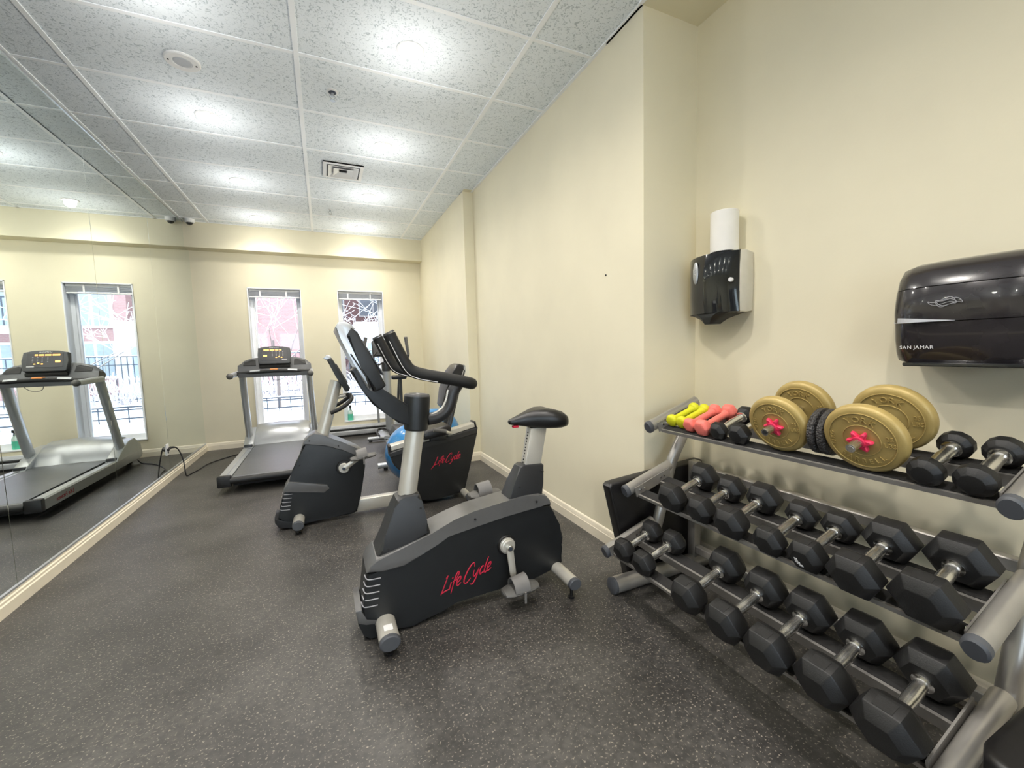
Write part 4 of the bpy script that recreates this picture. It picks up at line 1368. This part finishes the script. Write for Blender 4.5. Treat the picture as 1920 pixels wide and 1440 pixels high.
vinyl_dumbbell(1.464, .0375, .122, .172, 'coral pink vinyl dumbbell next to the lime green ones on the top shelf', M['coral'], True, 'coral dumbbells')
vinyl_dumbbell(1.382, .043, .116, .180, 'larger coral pink vinyl dumbbell beside the small black hex dumbbell', M['coral'], True, 'coral dumbbells')

def plate_set(y, Rr, s, L, label, left, right, back):
    t = local_thing('adjustable_dumbbell', label, 'dumbbell', 'T', y, s, 'gold-plated adjustable dumbbells', Rr, Rr)
    for sg in (-1, 1):
        b = B()
        h = .022
        prof = [(-h, .020), (-h, .072), (-h+.001, .098), (-h+.004, .107), (-h+.010, Rr-.002), (-h+.016, Rr), (h-.016, Rr), (h-.010, Rr-.002), (h-.004, .107), (h-.001, .098), (h, .072), (h, .020)]
        prof = [(p, r*Rr/.115 if r < Rr-.003 else r) for p, r in prof]
        lathe(b, (sg*L/2, 0, Rr), (1, 0, 0), prof, 56)
        pl = obj('weight_plate', b, M['gold'], t, 32, True)
        b = B()
        k = Rr/.115
        for r_ in (.052*k, .092*k):
            ring = [(sg*L/2-h-.0005, r_*math.cos(2*math.pi*j/48), Rr+r_*math.sin(2*math.pi*j/48)) for j in range(49)]
            tube(b, ring, .0016, 6, False)
        c = V(sg*L/2-h-.0002, 0, Rr)
        arc_text(b, 'YORK', c, (0, -1, 0), (0, 0, 1), .072*k, 88, .027*k, False, 18, 3.2)
        arc_text(b, 'BARBELL', c, (0, -1, 0), (0, 0, 1), .073*k, -90, .024*k, True, 15, 3.2)
        text(b, right[0], c+V(0, -.075*k, .010*k), (0, -1, 0), (0, 0, 1), .019*k, thick=3.2, centre=True)
        text(b, right[1], c+V(0, -.075*k, -.012*k), (0, -1, 0), (0, 0, 1), .019*k, thick=3.2, centre=True)
        text(b, left[0], c+V(0, .075*k, -.004*k), (0, 0, 1), (0, 1, 0), .018*k, thick=3.2, centre=True)
        obj('raised_lettering', b, M['gold'], pl, 32, True)
    e = L/2+.022
    b = B()
    lathe(b, (0, 0, Rr), (1, 0, 0), [(-e-.062, .0095), (-e-.062, .0135), (-e-.055, .0145), (e+.045, .0145), (e+.05, .0135)], 20)
    obj('bar', b, M['knurl'], t, 32, True)
    b = B(); lathe(b, (-e-.0622, 0, Rr), (-1, 0, 0), [(0, .0092), (.0006, .009)], 16)
    obj('bar_bore', b, M['dark'] if y > .9 else M['chrome'], t, 32, True)
    for sg in (-1, 1):
        b = B()
        rings = []
        for tt, k in ((0, .84), (.003, 1), (.013, 1), (.017, .84)):
            ring = []
            for j in range(48):
                q = 2*math.pi*j/48
                rr = (.0275+.0095*math.cos(6*q))*k
                ring.append((sg*(e+.0005+tt), rr*math.cos(q), Rr+rr*math.sin(q)))
            rings.append(ring)
        loft(b, rings)
        lathe(b, (sg*(e+.017), 0, Rr), (sg, 0, 0), [(0, .020), (.006, .019), (.007, .0135)], 20)
        obj('star_nut', b, M['pinkn'], t, 32, True)
plate_set(1.023, .112, .118, .160, 'adjustable dumbbell with gold vinyl plates and pink star nut, left of the treaded roller', ('10 KG',), ('25', 'LBS'), 0)
plate_set(.737, .115, .109, .165, 'larger gold-plated adjustable dumbbell with pink star nut, right of the treaded roller', ('10 KG',), ('25', 'LBS'), 0)

# ab roller between them
ay, ar = .881, .082
c = on('T', .085, ay, ar+.004)
t = thing('ab_roller', 'black treaded double-wheel roller wedged between the gold-plated dumbbells', 'ab roller', c)
for yy in (-.016, .016):
    b = B(); lathe(b, c+V(0, yy-.0145, 0), (0, 1, 0), [(0, ar*.80), (.002, ar*.92), (.006, ar), (.023, ar), (.027, ar*.92), (.029, ar*.80)], 48)
    wv = obj('wheel', b, M['tread'], t)
    b = B(); lathe(b, c+V(0, yy-.015, 0), (0, 1, 0), [(0, ar*.2), (0, ar*.74), (.030, ar*.74), (.030, ar*.2)], 32)
    obj('wheel_disc', b, M['cover'], wv)

# ------------------------------------------------------------------ leaning pad
t = thing('padded_bench_board', 'black padded board standing on edge between rack and alcove corner', 'gym pad', (1.6, 1.745, 0))
b = B(); prism(b, [(1.302, .540), (1.318, .556), (1.955, .600), (1.965, .59), (1.965, .012), (1.44, .004), (1.43, .012)], 1.748, .033, .012, 3)
obj('vinyl_pad', b, M['vinyl'], t, 40)
b = B(); tube(b, [(1.312, 1.716, .535), (1.438, 1.716, .02)], .004, 6)
obj('piping', b, M['rub'], t)

# ------------------------------------------------------------------ weight bench, bottom right corner
t = thing('weight_bench', 'corner of a black padded bench with grey frame, bottom right beside the rack', 'bench', (1.32, .2, 0))
bc = []
for x, y in ((1.14, .30), (1.16, .325), (1.20, .338), (1.50, .338), (1.54, .325), (1.56, .30), (1.56, -.60), (1.14, -.60)):
    bc.append((x, y))
b = B(); prism(b, bc, .405, .032, .018, 3, 'z')
obj('seat_pad', b, M['vinyl'], t, 40)
b = B(); prism(b, [(x*.985+.02, y-.008 if y > 0 else y) for x, y in bc], .358, .014, .004, 1, 'z')
obj('pad_board', b, M['rack'], t)
b = B(); tube(b, [(1.35, .24, .02), (1.35, .22, .34)], .03, 14)
obj('support_leg', b, M['rack'], t)
b = B(); tube(b, [(1.16, .24, .03), (1.56, .24, .03)], .03, 14)
obj('floor_foot', b, M['rack'], t)
b = B(); tube(b, [(1.35, .20, .30), (1.35, -.55, .30)], .03, 14); tube(b, [(1.35, -.5, .30), (1.35, -.5, .03)], .03, 14); tube(b, [(1.16, -.5, .03), (1.56, -.5, .03)], .03, 14)
obj('frame_beam', b, M['rack'], t)

# ------------------------------------------------------------------ centre-pull towel dispenser with roll on top
dy, hw = 1.580, .150
t = thing('paper_towel_dispenser', 'glossy black and cream centre-pull towel dispenser with a paper roll on top', 'towel dispenser', (XA, dy, 1.42))
b = B()
rings = []
for x, k, z0, z1 in ((XA, .97, 1.425, 1.715), (XA-.06, 1.03, 1.418, 1.722), (XA-.105, 1.0, 1.422, 1.718)):
    w_ = hw*k
    rings.append([(x, dy-w_, z0), (x, dy+w_, z0), (x, dy+w_*1.02, (z0+z1)/2), (x, dy+w_, z1), (x, dy-w_, z1), (x, dy-w_*1.02, (z0+z1)/2)])
loft(b, rings)
bmesh.ops.bevel(b, geom=list(b.edges), offset=.006, segments=2, profile=.5, affect='EDGES', clamp_overlap=True)
obj('back_case', b, M['case'], t)
b = B()
rings = []
N = 14
for i in range(N+1):
    u = -1+2*i/N
    y = dy+u*hw
    x = XA-.108-.055*(1-abs(u)**2.4)
    zt = 1.722+.004*(1-u*u)
    zb = 1.418
    rings.append([(XA-.100, y, zb), (x, y, zb+.004), (x-.010*(1-abs(u)**4), y, zb+.09), (x-.012*(1-abs(u)**4), y, zb+.20), (x, y, zt-.006), (XA-.100, y, zt)])
loft(b, rings)
fc = obj('front_cover', b, M['gloss'], t, 40)
b = B()
rings = []
for z, h_, xf, xb in ((1.422, .125, XA-.155, XA-.02), (1.408, .085, XA-.158, XA-.035), (1.392, .052, XA-.155, XA-.06), (1.372, .036, XA-.150, XA-.085), (1.366, .033, XA-.147, XA-.088)):
    rings.append([(xb, dy-h_, z), (xf+.02, dy-h_, z), (xf, dy-h_*.5, z), (xf, dy+h_*.5, z), (xf+.02, dy+h_, z), (xb, dy+h_, z)])
loft(b, rings)
obj('nozzle_funnel', b, M['blackp'], t, 40)
b = B(); sphere(b, (XA-.172, dy+.055, 1.635), 1, .010, .017, .058, 20, 12)
ov = obj('oval_badge', b, M['silver'], fc)
b = B(); lathe(b, (XA-.135, dy-hw+.022, 1.575), (-1, -.3, 0), [(0, .011), (.012, .011), (.014, .009)], 18)
obj('lock', b, M['whitep'], fc)
b = B()
text(b, 'K', V(XA-.1765, dy+.090, 1.648), (0, -1, 0), (0, 0, 1), .02, thick=.6)
bmesh.ops.delete(b, geom=list(b.verts), context='VERTS')
for q in range(3):
    tube(b, smooth_path([(XA-.1815, dy+.064-.004*q, 1.655-.012*q), (XA-.1825, dy+.055, 1.648-.008*q), (XA-.1815, dy+.047, 1.66-.018*q)], 3), .0012, 5)
obj('badge_emblem', b, M['whitep'], fc)
t = thing('paper_towel_roll', 'tall white paper towel roll standing on the black dispenser', 'paper roll', (XA-.085, dy-.02, 1.726))
b = B()
c = (XA-.082, dy-.042, 1.726)
lathe(b, c, (0, 0, 1), [(0, .060), (.002, .066), (.20, .066), (.203, .062), (.203, .024)], 36)
obj('paper', b, M['paper'], t)
b = B(); lathe(b, (c[0], c[1], 1.7265), (0, 0, 1), [(0, .020), (.2035, .020)], 20)
obj('core', b, M['case'], t)

# ------------------------------------------------------------------ lever towel dispenser on the right
t = thing('lever_towel_dispenser', 'large smoky black wall dispenser at the right edge', 'towel dispenser', (XA, .6, 1.33))
prof = [(0, 1.178), (.10, 1.172), (.175, 1.178), (.188, 1.20), (.205, 1.25), (.212, 1.312)]
prof2 = [(.214, 1.314), (.218, 1.345), (.216, 1.38), (.206, 1.425)]
prof3 = [(.203, 1.428), (.188, 1.47), (.160, 1.500), (.120, 1.512), (.05, 1.516), (0, 1.516)]
def disp(name, pr, m, parent, cy=.605, hw_=.190, back=0.0):
    b = B()
    rings = []
    zc = 1.345
    for u, k, kz in ((-1, .40, .72), (-.985, .62, .80), (-.95, .78, .88), (-.88, .89, .94), (-.72, .96, .985), (-.4, .99, 1), (0, 1.0, 1.0), (.4, .99, 1), (.72, .96, .985), (.88, .89, .94), (.95, .78, .88), (.985, .62, .80), (1, .40, .72)):
        y = cy+u*hw_
        ring = [(XA-d*(k if d > .02 else 1)-.0, y, zc+(z-zc)*kz) for d, z in pr]
        ring += [(XA-.002, y, zc+(pr[-1][1]-zc)*kz), (XA-.002, y, zc+(pr[0][1]-zc)*kz)]
        rings.append(ring)
    loft(b, rings)
    return obj(name, b, m, parent, 40)
disp('lower_cover', prof, M['smoke'], t)
md = disp('middle_band', prof2, M['smoke'], t)
disp('lid', prof3, M['smoke'], t)
b = B(); text(b, 'SAN JAMAR', V(XA-.2045, .752, 1.228), (0, -1, 0), (-.13, 0, 1), .0155, thick=.5)
obj('small_lettering', b, M['whitep'], md)
b = B()
for k, (a_, h_) in enumerate(((.030, .008), (.024, .012), (.034, .005))):
    ring = [(XA-.2195, .638+a_*math.cos(q)+.008*k-.008, 1.372+h_*math.sin(q)+.004*math.cos(3*q)) for q in (2*math.pi*j/24 for j in range(25))]
    tube(b, ring, .0010, 5, False)
obj('line_emblem', b, M['greyp'], md)
b = B(); prism(b, [(.77, 1.318), (.60, 1.315), (.70, 1.326), (.775, 1.338)], XA-.214, .002, 0, 1, 'x')
bmesh.ops.delete(b, geom=list(b.verts), context='VERTS')
rings = []
for k in range(8):
    u = k/7
    rings.append([(XA-.165-.050*min(1, u*3)**.5, .786-.17*u, 1.314), (XA-.167-.050*min(1, u*3)**.5, .786-.17*u, 1.314), (XA-.167-.050*min(1, u*3)**.5, .786-.17*u, 1.334-.019*u), (XA-.165-.050*min(1, u*3)**.5, .786-.17*u, 1.334-.019*u)])
loft(b, rings)
obj('lever_edge', b, M['heater'], md)
b = B(); box(b, XA-.19, XA-.03, .46, .75, 1.170, 1.182, .003, 1)
obj('paper_slot', b, M['gloss'], t)

# small dark mark on the right wall is a screw plug
b = B(); tube(b, [(XR-.004, 2.12, 1.70), (XR+.002, 2.12, 1.70)], .005, 8)
tag(obj('wall_plug', b, M['dark']), 'tiny dark plug in the long cream wall', 'wall plug')

# ------------------------------------------------------------------ outside
b = B()
N = 24
vs = [[b.verts.new((-26+52*i/N, YF+.4+26*j/N, .08+.012*math.sin(i*1.7+j)+.0015*j)) for j in range(N+1)] for i in range(N+1)]
for i in range(N):
    for j in range(N):
        b.faces.new((vs[i][j], vs[i+1][j], vs[i+1][j+1], vs[i][j+1]))
o = obj('snowy_ground', b, M['snow']); o['kind'] = 'structure'
b = B(); box(b, -22, 22, -26, YB-.3, -.3, -.05)
o = obj('snowy_ground', b, M['snow']); o['kind'] = 'structure'

def building(label, x0, x1, y, zt, rows, cols, m, balcony=()):
    t = thing('apartment_building', label, 'building', ((x0+x1)/2, y, 0))
    b = B(); box(b, x0, x1, y, y+6, 0, zt)
    obj('wall', b, m, t)
    for (cx_, w_) in cols:
        for (z_, h_) in rows:
            b = B(); box(b, cx_-w_/2-.08, cx_+w_/2+.08, y-.06, y+.02, z_-.08, z_+h_+.08)
            f = obj('window', b, M['white'], t)
            b = B(); box(b, cx_-w_/2, cx_-.04, y-.08, y-.05, z_, z_+h_); box(b, cx_+.04, cx_+w_/2, y-.08, y-.05, z_, z_+h_)
            obj('pane', b, M['pglass'], f)
    for (bx0, bx1, z_) in balcony:
        b = B(); box(b, bx0, bx1, y-1.2, y, z_, z_+.18)
        f = obj('balcony', b, M['snow'], t)
        b = B()
        box(b, bx0, bx1, y-1.2, y-1.16, z_+1.0, z_+1.05)
        k = bx0
        while k < bx1:
            box(b, k, k+.03, y-1.2, y-1.17, z_+.18, z_+1.0); k += .14
        obj('balcony_rail', b, M['iron'], f)
    return t
building('red brick apartment building with white windows seen through the left window', -9.0, .75, 19.5, 9, ((.9, 1.2), (2.7, 1.2), (5.2, 1.4)), ((-7.2, 1.8), (-4.4, 1.6), (-2.75, .7), (-.15, 1.0)), M['brick'], ((-6.0, -3.6, 2.3),))
building('red brick building with a balcony seen in the wall mirror', 3.0, 9.5, 18.6, 9, ((.75, 1.1), (2.45, 1.1), (5.0, 1.4)), ((3.9, .9), (5.6, 1.1), (7.8, 1.6)), M['brick'], ((4.6, 6.6, 2.2),))
building('low pale building with a flat snowy roof seen through the right window', 1.15, 2.85, 17.0, 2.5, ((.7, 1.0),), ((2.0, .9),), M['concrete'])
building('distant red brick block rising above the low pale building', -3, 12, 27, 12, ((1.2, 1.4), (3.6, 1.4), (6.0, 1.4)), ((.6, 1.2), (2.9, 1.5), (5.4, 1.6)), M['brick'])

def fence(label, y, z0, h, x0, x1, step):
    t = thing('iron_fence', label, 'fence', ((x0+x1)/2, y, z0))
    b = B()
    for z in (z0+h, z0+h*.82, z0+.08):
        box(b, x0, x1, y-.012, y+.012, z-.012, z+.012)
    obj('fence_rail', b, M['iron'], t)
    b = B()
    x = x0
    while x < x1:
        box(b, x-.008, x+.008, y-.008, y+.008, z0, z0+h); x += step
    o = obj('balusters', b, M['iron'], t)
    o['kind'] = 'stuff'
    b = B(); box(b, x0, x1, y-.02, y+.02, z0+h+.012, z0+h+.035)
    obj('snow_cap', b, M['snow'], t)
fence('low black iron railing across the snow outside the windows', 10.2, .08, .30, -6, 7, .22)
fence('taller black iron railing farther back behind the bushes', 14.6, .12, 1.25, -9, 10, .13)

def tree(label, x, y, h, seed, spread=1.0, lean=0, frost=True):
    rnd = random.Random(seed)
    t = thing('bare_tree', label, 'tree', (x, y, .08), 'snow-dusted bare trees outside')
    bt, bs = B(), B()
    def grow(p, d, L, r, depth):
        pts = [p.copy()]
        for k in range(4):
            d = (d+V(rnd.uniform(-.22, .22), rnd.uniform(-.22, .22), rnd.uniform(-.08, .14))).normalized()
            pts.append(pts[-1]+d*L/4)
        rs_ = [r*(1-.12*i) for i in range(5)]
        tube(bt, pts, rs_, 5)
        if depth > 0 and frost:
            tube(bs, [q+V(0, 0, rr*.75) for q, rr in zip(pts, rs_)], [max(.004, rr*.75) for rr in rs_], 4)
        if depth < 4 and L > .12:
            for k in range(3 if depth < 3 else 2):
                a = rnd.uniform(0, 6.28)
                nd = (d*.75+V(math.cos(a), math.sin(a)*.7, rnd.uniform(-.35, .45))*.85*spread).normalized()
                grow(pts[rnd.choice((2, 3, 4, 4))], nd, L*rnd.uniform(.60, .82), rs_[-1]*.62, depth+1)
    grow(V(x, y, .05), V(lean, 0, 1).normalized(), h*.36, .030*h/3, 0)
    obj('branches', bt, M['bark'], t)
    obj('snow_on_branches', bs, M['snow'], t)
tree('bare tree with snowy branches filling the top of the right window', 1.5, 10.8, 4.4, 5, 1.05)
tree('thin bare sapling with snowy twigs outside the left window', -1.0, 10.9, 4.4, 11, .9, .05)
tree('bare tree with snow-laden twigs left of the brick building', -3.4, 11.2, 4.0, 23, 1.1)
tree('slim bare tree standing alone in the snow, seen in the mirror', -1.7, 9.3, 2.4, 31, .9)

def bush(label, x, y, w_, h_, seed):
    rnd = random.Random(seed)
    t = thing('snowy_bush', label, 'bush', (x, y, .08), 'snowy bushes along the railing')
    b, s_ = B(), B()
    for k in range(170):
        a = rnd.uniform(0, 6.28)
        bx_ = x+rnd.uniform(-w_, w_)*.8
        p = V(bx_, y+rnd.uniform(-.25, .25), .08)
        d = V(rnd.uniform(-.6, .6), rnd.uniform(-.4, .4), 1).normalized()
        L = h_*rnd.uniform(.5, 1)
        q = [p, p+d*L*.5+V(rnd.uniform(-.05, .05), 0, 0), p+d*L+V(rnd.uniform(-.15, .15), 0, rnd.uniform(-.1, .05))]
        tube(b, q, [.012, .009, .004], 4)
        tube(s_, [v+V(0, 0, .010) for v in q[1:]], [.010, .007], 4)
    obj('twigs', b, M['twig'], t)
    obj('snow_on_twigs', s_, M['snow'], t)
bush('dense snowy bush behind the low railing outside the left window', -1.5, 13.2, 1.5, 1.0, 1)
bush('dense snowy bush behind the low railing outside the right window', 2.0, 13.2, 1.5, 1.0, 2)
bush('snowy bush farthest left beyond the railing', -5.0, 13.2, 1.5, 1.0, 3)
